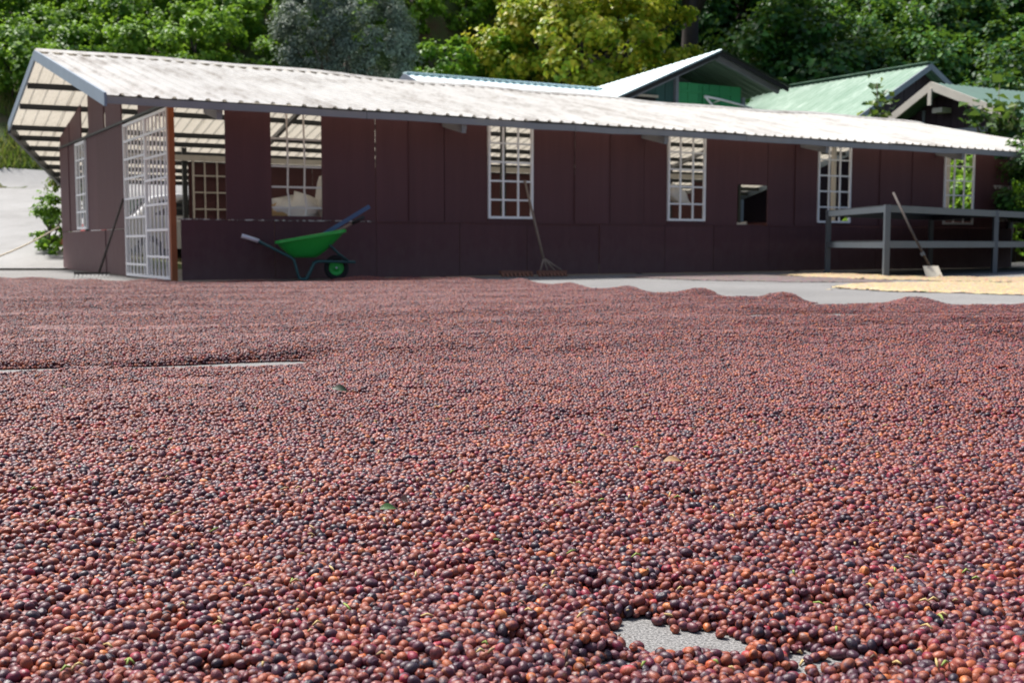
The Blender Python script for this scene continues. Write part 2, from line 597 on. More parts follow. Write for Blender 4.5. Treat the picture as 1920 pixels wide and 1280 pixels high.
# barred openings
def grille(u0, u1, z0, z1, cols, rows, v=-0.012, mat=None, frame=True, bend=False):
    g = link('window_grille', None, shed, (0, v, 0))
    mat = mat or M_WHITE
    t = 0.034
    if frame:
        f = MB()
        f.box((u0, -t / 2, z0), (u0 + t, t / 2, z1)); f.box((u1 - t, -t / 2, z0), (u1, t / 2, z1))
        f.box((u0 + t, -t / 2, z0), (u1 - t, t / 2, z0 + t)); f.box((u0 + t, -t / 2, z1 - t), (u1 - t, t / 2, z1))
        f.build('frame', mat, g)
    b = 0.024
    for k in range(1, cols):
        u = u0 + (u1 - u0) * k / cols
        if bend:
            MB().tube([(u, 0, z0), (u + 0.018, 0, z0 + 0.12), (u - 0.008, 0, z0 + 0.3), (u, 0, z0 + 0.6), (u - 0.01, 0, z1)], 0.013, 6).build('bar', mat, g)
        else:
            MB().box((u - b / 2, -b / 2, z0 + t), (u + b / 2, b / 2, z1 - t)).build('bar', mat, g)
    for z in (rows if isinstance(rows, list) else [z0 + (z1 - z0) * k / rows for k in range(1, rows)]):
        MB().box((u0 + (t if frame else 0), -b / 2 + 0.003, z - b / 2), (u1 - (t if frame else 0), b / 2 + 0.003, z + b / 2)).build('bar', mat, g)
    return g
grille(1.222, 1.88, 0.80, 2.09, 3, [0.9, 1.155, 1.41, 1.75], 0.02, M_CREAM, False, True)
for a, b in WIN[1:]:
    grille(a, b, 0.795, 2.085, 3, 5)
# grille at the back wall, in front of a dark blind
grille(2.26, 2.95, 0.78, 2.0, 3, 4, 7.44, M_CREAM)

# back wall: boards up to shoulder height, openings, top beam
def bpanel(u0, u1, z0, z1): return panel(u0, u1, z0, z1, 7.5)
for a, b in zip([2.2, 3.3, 4.6, 5.9, 7.2, 8.5, 9.8, 11.1, 12.4], [3.3, 4.6, 5.9, 7.2, 8.5, 9.8, 11.1, 12.4, 13.2]):
    bpanel(a, b, 0.01, 1.93)
for a, b in ((14.0, 15.5),):
    bpanel(a, b, 0.01, 1.9)
bpanel(13.2, 14.0, 0.01, 1.62)
MB().box((0.1, 7.40, 1.96), (15.5, 7.46, 2.06)).build('wall_plate_beam', M_CREAM, shed)
# far end: low boards and one tall board, the rest open to the trees
for a, b in ((0.05, 1.4), (1.4, 2.8), (2.8, 4.2), (4.2, 5.8), (5.8, 7.45)):
    mb = MB()
    mb.poly([(15.5, a + 0.005, 0.01), (15.5, b - 0.005, 0.01), (15.5, b - 0.005, 0.95), (15.5, a + 0.005, 0.95)], (T, 0, 0))
    mb.build('wall_panel', M_WALL, shed)
for v_ in (1.5, 3.0, 4.5, 6.0):
    MB().box((15.46, v_ - 0.04, 0.952), (15.54, v_ + 0.04, float(roof_z(15.5, v_)) - 0.05)).build('post', M_CREAM, shed)

# gable wall (left end)
def gpanel(v0, v1, z0, z1a, z1b=None, u=0.0):
    rr = random.Random(int(v0 * 1000 + z0 * 13))
    o = u + rr.uniform(-0.007, 0.007)
    mb = MB()
    mb.poly([(o, v0 + 0.004, z0), (o, v1 - 0.004, z0), (o, v1 - 0.004, z1b if z1b is not None else z1a), (o, v0 + 0.004, z1a)], (T, 0, 0))
    return mb.build('wall_panel', M_WALL, shed)
for a, b in ((2.50, 3.45), (3.45, 4.4), (4.4, 5.19), (6.0, 6.75), (6.75, 7.55)):
    gpanel(a, b, 0.66, 2.085)
for a, b in ((2.50, 3.9), (3.9, 5.19), (5.19, 6.6), (6.6, 7.55)):
    gpanel(a, b, 0.012, 0.652)
rz = lambda v: float(roof_z(0, v)) - 0.02
gpanel(1.66, 0.22, 2.12, rz(1.66), rz(0.22))
gpanel(2.66, 3.70, 2.12, rz(2.66), rz(3.70)); gpanel(3.82, 4.13, 2.12, rz(3.82), rz(4.13)); gpanel(4.13, 5.0, 2.12, rz(4.13), rz(5.0))
gpanel(3.70, 3.82, 2.45, rz(3.70), rz(3.82))
gpanel(5.6, 6.6, 2.12, rz(5.6) - 0.12, rz(6.6) - 0.05); gpanel(6.6, 7.5, 2.12, rz(6.6) - 0.05, rz(7.5))
MB().box((-0.03, 0.06, 2.087), (0.03, 7.55, 2.118)).build('header_beam', M_PURLIN, shed)
MB().box((-0.035, 2.42, 0.0), (0.03, 2.495, 2.086)).build('gate_post', M_WALL, shed)
g = link('window_grille', None, shed)
f = MB()
f.box((-0.03, 5.19, 0.68), (0.004, 5.225, 2.06)); f.box((-0.03, 5.965, 0.68), (0.004, 6.0, 2.06))
f.box((-0.03, 5.225, 0.68), (0.004, 5.965, 0.72)); f.box((-0.03, 5.225, 2.02), (0.004, 5.965, 2.06))
f.build('frame', M_WHITE, g)
for k in (1, 2):
    MB().box((-0.025, 5.19 + 0.27 * k - 0.012, 0.72), (-0.001, 5.19 + 0.27 * k + 0.012, 2.02)).build('bar', M_WHITE, g)
for k in (1, 2, 3, 4):
    z = 0.68 + 1.38 * k / 5
    MB().box((-0.028, 5.225, z - 0.013), (-0.003, 5.965, z + 0.013)).build('bar', M_WHITE, g)
# white barred gate of two leaves between gate post and corner post
def leaf_gate(v0, v1, hz):
    g = link('gate_leaf', None, shed, (-0.02, 0, 0))
    t = 0.035
    f = MB()
    f.box((-t / 2, v0, 0.02), (t / 2, v0 + t, 2.055)); f.box((-t / 2, v1 - t, 0.02), (t / 2, v1, 2.055))
    f.box((-t / 2, v0 + t, 0.02), (t / 2, v1 - t, 0.02 + t)); f.box((-t / 2, v0 + t, 2.02), (t / 2, v1 - t, 2.055))
    f.build('frame', M_WHITE, g)
    for k in range(1, 6):
        v_ = v0 + (v1 - v0) * k / 6
        MB().box((-0.009, v_ - 0.011, 0.055), (0.011, v_ + 0.011, 2.02)).build('bar', M_WHITE, g)
    for z in hz:
        MB().box((-0.015, v0 + t, z - 0.014), (-0.002, v1 - t, z + 0.014)).build('bar', M_WHITE, g)
leaf_gate(0.06, 1.20, [0.29, 0.62, 0.93, 1.24, 1.52, 1.82])
leaf_gate(1.21, 2.415, [0.18, 0.55, 0.8, 1.05, 1.32, 1.58, 1.82])

# ------------------------------------------------------------------ houses behind the shed
M_MINT = sheet_material('pale_mint_roof_sheet', (0.66, 0.80, 0.82), (0.30, 0.45, 0.44), 0, 0.56, 0.8)
M_GREENROOF = sheet_material('mottled_green_roof_sheet', (0.10, 0.20, 0.13), (0.36, 0.45, 0.38), 0, 0.40, 0.68)
M_DARKROOF = sheet_material('grey_green_roof_sheet', (0.10, 0.17, 0.135), (0.06, 0.09, 0.07), 0, 0.5, 0.75)
M_GREENWALL = wall_material('green_board_paint', (0.05, 0.30, 0.12))
M_TEALWALL = wall_material('weathered_teal_sheet', (0.045, 0.10, 0.095))
M_PLUM = wall_material('plum_board_paint', (0.050, 0.027, 0.036))
M_PALEBARGE = paint('weathered_pale_board', (0.52, 0.48, 0.42), 0.7, 0.25, 4)
M_GREYBARGE = paint('grey_barge_paint', (0.20, 0.22, 0.27), 0.5, 0.2, 4)
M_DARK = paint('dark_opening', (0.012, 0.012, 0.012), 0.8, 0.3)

def slope_mesh(root, L0, L1, side, width, pitch, zr0, zr1, mat, pitch_rib=0.2):
    """one corrugated slope: ridge along x from L0 to L1, falling to y = side*width"""
    n = max(4, int((L1 - L0) / pitch_rib)) * 2
    rows = []
    for j in range(5):
        t = j / 4
        row = []
        for i in range(n + 1):
            x = L0 + (L1 - L0) * i / n
            zr = zr0 + (zr1 - zr0) * (x - L0) / (L1 - L0)
            z = zr - pitch * width * t + (0.022 if i % 2 else 0) + 0.015 * math.sin(x * 1.1 + 2 * t) * t
            row.append((x, side * (width * t + 0.004), z))
        rows.append(row)
    up_, lo = rows, [[(x, y, z - 0.035) for x, y, z in r] for r in rows]
    mb = MB()
    mb.rings(up_, close=False)
    mb.rings(lo, close=False)
    for a, b in ((0, 1),):
        edge = [up_[-1], lo[-1]]
        mb.rings(edge, close=False)
    return mb.build('roof_slope', mat, root)

def barge_pair(root, x, wl, wr, pl, pr, zr, h, mat, th=0.035):
    for side, wd, p in ((1, wl, pl), (-1, wr, pr)):
        mb = MB()
        mb.poly([(x, side * 0.003, zr - h), (x, side * wd, zr - p * wd - h), (x, side * wd, zr - p * wd + 0.03), (x, side * 0.003, zr + 0.03)], (th, 0, 0))
        mb.build('barge_board', mat, root)

def board_wall(root, x, y0, y1, z0, ztop, step, mat, th=0.025, name='wall_board'):
    """vertical boards in the plane x = const; ztop is a function of y"""
    n = max(1, round((y1 - y0) / step))
    for i in range(n):
        a, b = y0 + (y1 - y0) * i / n + 0.006, y0 + (y1 - y0) * (i + 1) / n - 0.006
        o = x + (0.006 if i % 2 else 0)
        MB().poly([(o, a, z0), (o, b, z0), (o, b, ztop(b)), (o, a, ztop(a))], (th, 0, 0)).build(name, mat, root)

def side_walls(root, L0, L1, wl, wr, ztop, mat):
    for y in (wl, -wr):
        MB().box((L0, y - 0.03, 0), (L1, y + 0.03, ztop)).build('wall', mat, root)
    MB().box((L1 - 0.06, -wr + 0.031, 0), (L1, wl - 0.031, ztop)).build('wall', mat, root)

AV = ANG + math.pi / 2
# mint roofed house, ridge along the shed
h1 = thing('mint_roof_house', 'low house with long pale mint roof just behind the shed ridge', 'house', (-2.92, 32.40, -0.090), ANG)
h1.scale = (1.2, 1.2, 1.2)
slope_mesh(h1, -0.02, 7.2, -1, 2.6, 0.36, 4.33, 4.33, M_MINT)
slope_mesh(h1, -0.02, 7.2, 1, 2.6, 0.36, 4.33, 4.33, M_MINT)
barge_pair(h1, -0.06, 2.6, 2.6, 0.36, 0.36, 4.31, 0.16, M_GREYBARGE)
side_walls(h1, 0.5, 7.0, 2.1, 2.1, 3.5, M_TEALWALL)
board_wall(h1, 0.5, -2.06, 2.06, 0, lambda y: 4.23 - 0.36 * abs(y), 0.5, M_TEALWALL)
MB().box((-0.03, -0.12, 4.355), (7.2, 0.12, 4.375)).build('ridge_cap', M_MINT, h1)

# green boarded house: ridge runs away from the shed, gable open under the roof
h2 = thing('green_wall_house', 'green boarded house with pale mint roof and open dark gable', 'house', (5.81, 32.50, -0.135), AV)
h2.scale = (1.3, 1.3, 1.3)
slope_mesh(h2, 0.0, 7.6, 1, 4.6, 0.43, 4.56, 4.12, M_MINT)
slope_mesh(h2, 0.0, 7.0, -1, 2.0, 0.32, 4.56, 4.16, M_DARKROOF)
barge_pair(h2, 0.03, 3.5, 1.95, 0.43, 0.32, 4.50, 0.07, M_DARK)
for side, wd, p in ((1, 3.4, 0.43), (-1, 1.85, 0.32)):
    for x in (0.25, 2.0, 4.0):
        zr = 4.47 - 0.4 * x / 7
        MB().bar((x, side * 0.05, zr - 0.03), (x, side * wd, zr - p * wd - 0.03), 0.07, 0.12).build('rafter', M_GREYBARGE, h2)
board_wall(h2, 0.75, -1.2, 0.62, 0, lambda y: 3.93, 0.3, M_GREENWALL)
board_wall(h2, 0.78, 0.66, 3.2, 0, lambda y: 4.42 - 0.43 * abs(y), 0.25, M_TEALWALL)
MB().box((0.7, 0.60, 0), (0.79, 0.68, 4.15)).build('corner_post', M_GREYBARGE, h2)
MB().box((0.73, -1.15, 3.72), (0.745, 0.58, 3.78)).build('rail', M_GREENWALL, h2)
MB().box((0.715, -0.15, 0.0), (0.748, -0.09, 3.9)).build('batten', M_GREENWALL, h2)
MB().box((0.715, -0.62, 0.0), (0.748, -0.57, 3.9)).build('batten', M_GREENWALL, h2)
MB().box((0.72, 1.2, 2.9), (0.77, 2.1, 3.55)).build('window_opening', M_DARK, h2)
MB().box((0.70, 1.15, 3.552), (0.775, 2.15, 3.60)).build('window_head', M_PALEBARGE, h2)
side_walls(h2, 0.8, 6.8, 3.25, 1.2, 3.0, M_TEALWALL)
MB().box((0.70, -1.29, 0), (0.79, -1.21, 3.7)).build('corner_post', M_GREYBARGE, h2)
rail = link('pipe_rail', None, h2)
MB().tube([(0.45, 0.10, 3.62), (0.42, -0.35, 3.57), (0.42, -0.85, 3.50), (0.45, -1.25, 3.44)], 0.028, 8).build('rail', M_WHITE, rail, True)
MB().tube([(0.45, 0.08, 3.61), (0.44, -0.22, 3.36), (0.72, -0.24, 3.30)], 0.024, 8).build('brace', M_WHITE, rail, True)
MB().tube([(0.45, -0.35, 3.57), (0.74, -0.35, 3.52)], 0.02, 6).build('bracket', M_WHITE, rail, True)

# plum house with mottled green roof
h3 = thing('green_roof_house', 'tall plum boarded house with mottled green roof and grey bargeboards', 'house', (13.35, 37.50, -0.113), AV)
h3.scale = (1.25, 1.25, 1.25)
slope_mesh(h3, 0.0, 8.0, 1, 4.2, 0.57, 5.02, 5.0, M_GREENROOF)
slope_mesh(h3, 0.0, 8.0, -1, 4.0, 0.57, 5.02, 5.0, M_GREENROOF)
barge_pair(h3, -0.04, 4.2, 4.0, 0.57, 0.57, 5.0, 0.13, M_GREYBARGE)
board_wall(h3, 0.35, -3.6, 3.6, 0, lambda y: 4.93 - 0.57 * abs(y), 0.22, M_PLUM)
side_walls(h3, 0.4, 7.8, 3.65, 3.65, 2.85, M_PLUM)
MB().box((-0.02, -0.13, 5.05), (8.0, 0.13, 5.07)).build('ridge_cap', M_GREENROOF, h3)

# plum cottage with pale bargeboards, ridge along the shed
h4 = thing('pale_barge_cottage', 'plum cottage with pale weathered bargeboards and dark grey green roof', 'house', (12.07, 33.75, -0.113), ANG)
h4.scale = (1.25, 1.25, 1.25)
slope_mesh(h4, 0.0, 9.0, -1, 2.9, 0.42, 4.13, 4.16, M_DARKROOF)
slope_mesh(h4, 0.0, 9.0, 1, 2.6, 0.55, 4.13, 4.16, M_DARKROOF)
barge_pair(h4, -0.05, 2.5, 2.8, 0.55, 0.42, 4.13, 0.17, M_PALEBARGE, 0.045)
board_wall(h4, 0.55, -2.5, 2.3, 0, lambda y: 4.03 - (0.55 if y > 0 else 0.42) * abs(y), 0.2, M_PLUM)
side_walls(h4, 0.6, 8.8, 2.35, 2.55, 2.75, M_PLUM)
MB().box((-0.08, -0.05, 3.62), (-0.04, 0.05, 4.0)).build('king_post', M_PALEBARGE, h4)
MB().box((0.2, -0.14, 3.47), (0.52, 0.14, 3.58)).build('lamp_box', M_PALEBARGE, h4)
MB().box((0.515, 0.62, 2.4), (0.545, 0.69, 3.6)).build('batten', M_GREYBARGE, h4)
MB().bar((0.1, 1.35, 3.03), (0.35, -1.7, 2.98), 0.1, 0.12).build('gutter', M_GREYBARGE, h4)
lean = thing('blue_lean_to', 'small pale blue sheet lean-to roof below the dark cottage roof', 'lean-to', (15.12, 31.50, -0.113), ANG)
lean.scale = (1.25, 1.25, 1.25)
MB().poly([(-0.3, -0.6, 3.08), (2.5, -0.6, 3.08), (2.5, 0.7, 3.34), (-0.3, 0.7, 3.34)], (0, 0, 0.025)).build('roof_sheet', paint('pale_blue_sheet', (0.50, 0.60, 0.72), 0.4, 0.12), lean)
for x in (-0.2, 2.4):
    MB().box((x - 0.04, -0.5, 0), (x + 0.04, -0.42, 3.095)).build('post', M_GREYBARGE, lean)
    MB().box((x - 0.04, 0.58, 0), (x + 0.04, 0.66, 3.31)).build('post', M_GREYBARGE, lean)

# ------------------------------------------------------------------ vegetation
def leaf_material(name, stops, trans=0.35, rough=0.5, spec=0.28):
    m = NT(name)
    geo = m.n('NewGeometry')
    oi = m.n('ObjectInfo')
    pos = m.coord()
    cl = m.noise(pos, 0.9, 3, 0.6)
    f = m.math('ADD', m.math('MULTIPLY', geo.outputs['Random Per Island'], 0.62), m.math('MULTIPLY', m.math('SUBTRACT', cl, 0.25), 0.62))
    f = m.math('ADD', f, m.math('MULTIPLY', m.math('SUBTRACT', oi.outputs['Random'], 0.5), 0.22), True)
    c = m.ramp(f, stops)
    m.base(c)
    m.set(Roughness=rough)
    m.b.inputs['Specular IOR Level'].default_value = spec
    tr = m.n('BsdfTranslucent')
    m.l(m.mix(0.45, c, (0.26, 0.40, 0.035)), tr.inputs[0])
    mx = m.n('MixShader')
    mx.inputs[0].default_value = trans
    m.l(m.b.outputs[0], mx.inputs[1])
    m.l(tr.outputs[0], mx.inputs[2])
    m.l(mx.outputs[0], m.out.inputs[0])
    return m.m
L_COFFEE = leaf_material('coffee_leaf', [(0.1, (0.036, 0.12, 0.013)), (0.40, (0.10, 0.24, 0.02)), (0.70, (0.20, 0.36, 0.03)), (0.95, (0.32, 0.41, 0.09))], 0.42, 0.5)
L_DARK = leaf_material('forest_leaf', [(0.1, (0.008, 0.042, 0.013)), (0.5, (0.024, 0.10, 0.02)), (0.8, (0.06, 0.19, 0.024)), (0.97, (0.12, 0.28, 0.03))], 0.30, 0.5)
L_GREY = leaf_material('grey_green_leaf', [(0.1, (0.065, 0.10, 0.078)), (0.5, (0.12, 0.165, 0.13)), (0.9, (0.20, 0.255, 0.205))], 0.12, 0.6, 0.3)
L_YELLOW = leaf_material('yellow_green_leaf', [(0.08, (0.06, 0.14, 0.012)), (0.30, (0.19, 0.30, 0.018)), (0.55, (0.37, 0.42, 0.03)), (0.80, (0.54, 0.46, 0.04)), (0.98, (0.52, 0.30, 0.04))], 0.42, 0.45)
L_LIME = leaf_material('lime_leaf', [(0.1, (0.05, 0.14, 0.012)), (0.5, (0.12, 0.27, 0.018)), (0.9, (0.24, 0.38, 0.03))], 0.4, 0.42)
L_VINE = leaf_material('vine_leaf', [(0.1, (0.03, 0.09, 0.035)), (0.5, (0.09, 0.16, 0.04)), (0.85, (0.22, 0.26, 0.025)), (0.97, (0.30, 0.20, 0.04))], 0.3, 0.4)
L_GRASS = leaf_material('grass_blade', [(0.1, (0.05, 0.10, 0.015)), (0.5, (0.12, 0.17, 0.03)), (0.8, (0.24, 0.2, 0.07)), (0.97, (0.22, 0.12, 0.06))], 0.3, 0.6)
M_BARK = paint('bark', (0.045, 0.034, 0.028), 0.9, 0.4, 8, bump=0.8)
M_BARKPALE = paint('pale_bark', (0.12, 0.10, 0.08), 0.9, 0.35, 8, bump=0.8)

def leaves(r_, pos, nrm, size, width=0.45, fold=0.22):
    """pos, nrm (n,3) -> kite-shaped folded leaves"""
    n = len(pos)
    nrm = nrm / (np.linalg.norm(nrm, axis=1, keepdims=True) + 1e-9)
    rv = r_.normal(size=(n, 3))
    t = np.cross(nrm, rv)
    t /= np.linalg.norm(t, axis=1, keepdims=True) + 1e-9
    b = np.cross(nrm, t)
    s = (size * r_.uniform(0.6, 1.25, n))[:, None]
    droop = nrm * -0.12
    p0 = pos - t * s * 0.5
    p2 = pos + (t * 0.5 + droop) * s
    p1 = pos + (b * width - nrm * 0 + nrm * fold) * s - t * s * 0.05
    p3 = pos + (-b * width + nrm * fold) * s - t * s * 0.05
    v = np.stack([p0, p1, p2, p3], 1).reshape(-1, 3)
    i = np.arange(n)[:, None] * 4
    f = np.concatenate([i + np.array([[0, 1, 2]]), i + np.array([[0, 2, 3]])], 0)
    return v, f

def crown_points(r_, centre, rad, nclump, per, cr, inner=0.45, low=-0.75, flat=1.0):
    d = r_.normal(size=(nclump * 3, 3))
    d /= np.linalg.norm(d, axis=1, keepdims=True)
    d = d[d[:, 2] > low][:nclump]
    rr = inner + (1 - inner) * r_.random(len(d)) ** 0.55
    cc = d * rr[:, None] * np.array(rad)
    cc *= 1 + 0.18 * np.sin(d[:, :1] * 5 + 1) * np.cos(d[:, 1:2] * 4)
    q = r_.normal(size=(len(d), per, 3))
    q /= np.linalg.norm(q, axis=2, keepdims=True)
    rad_c = cr * r_.uniform(0.55, 1.35, len(d))
    off = q * (r_.random((len(d), per, 1)) ** 0.45) * rad_c[:, None, None]
    off[..., 2] *= 0.75 * flat
    pos = cc[:, None, :] + off
    nr = q * 0.8 + d[:, None, :] * 0.55 + np.array([0, 0, 0.75]) + r_.normal(size=q.shape) * 0.35
    return pos.reshape(-1, 3) + np.array(centre), nr.reshape(-1, 3), cc + np.array(centre)

def crown_mesh(name, seed, centre, rad, nclump, per, cr, leaf, mat, **kw):
    r_ = np.random.default_rng(seed)
    pos, nr, cc = crown_points(r_, centre, rad, nclump, per, cr, **kw)
    v, f = leaves(r_, pos, nr, leaf)
    return np_mesh(name, v, f, mat), cc

def trunk_mesh(name, seed, h, r0, crown_c, targets, mat, lean=(0, 0)):
    rr = random.Random(seed)
    mb = MB()
    top = Vector(crown_c)
    pts = []
    for i in range(7):
        t = i / 6
        pts.append(Vector((lean[0] * t + top.x * t * t + rr.uniform(-0.06, 0.06) * h * 0.12, lean[1] * t + top.y * t * t + rr.uniform(-0.06, 0.06) * h * 0.12, h * t - 0.25 * (i == 0))))
    mb.tube(pts, [r0 * (1.35 if i == 0 else 1 - 0.09 * i) for i in range(7)], 9)
    for t in targets:
        t = Vector(t)
        k = rr.randint(3, 6)
        s = pts[k]
        mid = s.lerp(t, 0.5) + Vector((rr.uniform(-.2, .2), rr.uniform(-.2, .2), rr.uniform(0.0, .3)))
        mb.tube([s, mid, t], [r0 * 0.45, r0 * 0.28, r0 * 0.08], 6)
    return mb.mesh(name, mat, True)

def tree(name, label, cat, x, y, crown, trunk, rz=0, s=1.0, group=None, z=None):
    t = thing(name, label, cat, (x, y, float(terr(x, y)) if z is None else z), rz, group)
    t.scale = (s, s, s)
    link('crown', crown, t)
    link('trunk', trunk, t)
    return t

# coffee bushes in rows on the hillside
coffee = []
for k in range(5):
    cm, cc = crown_mesh('crown', 100 + k, (0, 0, 1.0), (0.95, 0.95, 0.95), 30, 52, 0.34, 0.155, L_COFFEE, inner=0.35, low=-0.9)
    tm = trunk_mesh('trunk', 100 + k, 1.1, 0.045, (0, 0, 1.1), [tuple(c) for c in cc[:7]], M_BARK)
    coffee.append((cm, tm))
rows = 0
for j, dist in enumerate(np.arange(33.8, 63, 1.55)):
    span = 0.47 * dist
    for i, xo in enumerate(np.arange(-span - 2.5, 1.5 + (dist > 42) * 5, 1.75)):
        rr = random.Random(j * 1000 + i)
        x = xo + rr.uniform(-0.4, 0.4) + 0.8 * (j % 2)
        y = dist + rr.uniform(-0.35, 0.35)
        if rr.random() < 0.05 or (abs(x + 5.25) < 2.0 and abs(y - 37.4) < 2.3):
            continue
        if x > -9 and float(terr(x, y)) < 2.0: continue
        el = (float(terr(x, y)) + 2.3 - 0.45) / y
        if el < 0.075 or (float(terr(x, y)) - 0.45) / y > 0.30:
            continue
        cm, tm = coffee[rr.randrange(5)]
        s = rr.uniform(0.8, 1.25)
        pxl = 960 + 2169 * x / y
        where = 'at the frame edge' if pxl < 70 else 'above the gable peak' if pxl < 260 else 'over the cream roof' if pxl < 520 else 'around the round grey tree' if pxl < 800 else 'beside the yellowing tree'
        row_ = 'lowest row' if dist < 36.5 else 'second row' if dist < 38.5 else 'middle rows' if dist < 43 else 'top rows'
        tree('coffee_bush', 'green coffee bush, %s on the hill, %s' % (row_, where), 'coffee bush', x, y, cm, tm, rr.uniform(0, 6.28), s, 'coffee bushes on the hillside')
        rows += 1
print('coffee bushes', rows)

# grey-green round tree
cm, cc = crown_mesh('crown', 7, (0, 0, 6.75), (2.25, 2.2, 2.5), 360, 140, 0.34, 0.085, L_GREY, inner=0.75, low=-0.95)
z0 = float(terr(-4.9, 34))
tm = trunk_mesh('trunk', 7, 6.6, 0.18, (0, 0, 6.6), [tuple(c) for c in cc[:12]], M_BARKPALE)
tree('round_tree', 'round dense grey green tree on the slope behind the shed roof', 'tree', -5.25, 37.4, cm, tm, 0)
# yellow-green tree
cm, cc = crown_mesh('crown', 21, (0, 0, 6.6), (3.45, 3.2, 3.6), 150, 150, 0.62, 0.20, L_YELLOW, inner=0.5, low=-0.8)
tm = trunk_mesh('trunk', 21, 6.2, 0.24, (0, 0, 6.2), [tuple(c) for c in cc[:14]], M_BARK)
tree('yellowing_tree', 'large yellow green tree behind the mint roofs', 'tree', 2.7, 44.0, cm, tm, 0.4, 1.13)
# lime sapling trees
for i, (x, y, s) in enumerate(((-2.5, 41.2, 1.06), (-1.1, 43.2, 1.18))):
    cm, cc = crown_mesh('crown', 31 + i, (0, 0, 4.6), (1.25, 1.2, 1.5), 26, 60, 0.42, 0.21, L_LIME, inner=0.3, low=-0.9)
    tm = trunk_mesh('trunk', 31 + i, 4.4, 0.07, (0, 0, 4.4), [tuple(c) for c in cc[:9]], M_BARKPALE)
    tree('lime_tree', ('small bright lime green tree between the round grey tree and the mint roof', 'bright lime green young tree touching the yellowing tree')[i], 'tree', x, y, cm, tm, i * 2.0, s, None, 1.5 - 0.4 * i)
# dark tall trunk tree
cm, cc = crown_mesh('crown', 41, (0, 0, 13.5), (3.6, 3.4, 3.2), 90, 110, 0.8, 0.24, L_DARK, inner=0.4)
tm = trunk_mesh('trunk', 41, 13.5, 0.42, (0.3, 0, 13.5), [tuple(c) for c in cc[:10]], M_BARK)
tree('tall_trunk_tree', 'tall tree with bare dark trunk right of the yellowing tree', 'tree', 7.4, 49.5, cm, tm, 0, 1.1)
# forest wall on the right
forest = []
for k in range(5):
    cm, cc = crown_mesh('crown', 60 + k, (0, 0, 3.6), (2.5, 2.4, 3.7), 120, 100, 0.6, 0.215, L_DARK, inner=0.4, low=-0.97)
    tm = trunk_mesh('trunk', 60 + k, 4.6, 0.16, (0, 0, 4.6), [tuple(c) for c in cc[:12]], M_BARK)
    forest.append((cm, tm))
fp = []
for j, dist in enumerate((44, 47.5, 51.5, 56, 61, 66)):
    for i, x in enumerate(np.arange(5.2 - (dist > 54) * 5 - (dist > 60) * 3, 0.47 * dist + 4, 3.3)):
        rr = random.Random(j * 77 + i)
        x = x + rr.uniform(-0.9, 0.9) + 1.4 * (j % 2)
        y = dist + rr.uniform(-1, 1)
        if dist < 46 and x < 15.5 or dist < 49 and x < 9.5: continue
        if abs(x - 7.4) < 1.7 and y < 53: continue
        fp.append((x, y, rr))
for x, y, rr in fp:
    cm, tm = forest[rr.randrange(5)]
    pxl = 960 + 2169 * x / y
    where = 'behind the yellowing tree' if pxl < 1260 else 'above the green walled house' if pxl < 1480 else 'above the mottled green roof' if pxl < 1740 else 'above the dark cottage roof'
    row_ = 'front' if y < 50 else 'middle' if y < 58 else 'highest'
    tree('forest_tree', 'dark green forest tree in the %s rank %s' % (row_, where), 'tree', x, y, cm, tm, rr.uniform(0, 6.28), rr.uniform(0.95, 1.4), 'forest trees behind the houses')
print('forest trees', len(fp))

# leafy climbers beside the cottage
def climber(label, x, y, z0, stems, seed, spread, n_leaf, size):
    r_ = np.random.default_rng(seed)
    t = thing('climbing_plant', label, 'plant', (x, y, 0), 0)
    P, N = [], []
    for k in range(stems):
        a = r_.uniform(0, 6.28)
        d = r_.uniform(0.3, 1) * spread
        h = z0 * r_.uniform(0.9, 1.12)
        pts = [(0.12 * math.cos(a), 0.12 * math.sin(a), 0), (0.2 * math.cos(a), 0.2 * math.sin(a), h * 0.5), (d * 0.6 * math.cos(a), d * 0.25 * math.sin(a), h * 0.9), (d * math.cos(a), d * 0.4 * math.sin(a), h + r_.uniform(-0.15, 0.35))]
        MB().tube(pts, [0.025, 0.02, 0.015, 0.006], 6).build('stem', M_BARKPALE, t, True)
        for q in range(n_leaf):
            s = r_.uniform(0.55, 1.0)
            i = 2 if s > 0.8 else 1
            f_ = (s - 0.55) / 0.25 if i == 1 else (s - 0.8) / 0.2
            p = np.array(pts[i]) * (1 - f_) + np.array(pts[i + 1]) * f_
            P.append(p + r_.normal(size=3) * 0.11)
            N.append(np.array([0, -0.5, 0.8]) + r_.normal(size=3) * 0.5)
    v, f = leaves(r_, np.array(P), np.array(N), size, 0.42)
    link('foliage', np_mesh('foliage', v, f, L_VINE), t)
climber('large leaved climber in front of the cottage front roof slope', 11.75, 28.4, 3.75, 10, 5, 1.15, 28, 0.27)
climber('leafy vine growing at the foot of the grey bargeboard', 9.9, 31.6, 4.1, 6, 6, 0.5, 22, 0.24)
climber('sparse leafy climber at the frame edge beyond the cottage climber', 12.3, 26.4, 3.2, 6, 9, 0.7, 24, 0.24)
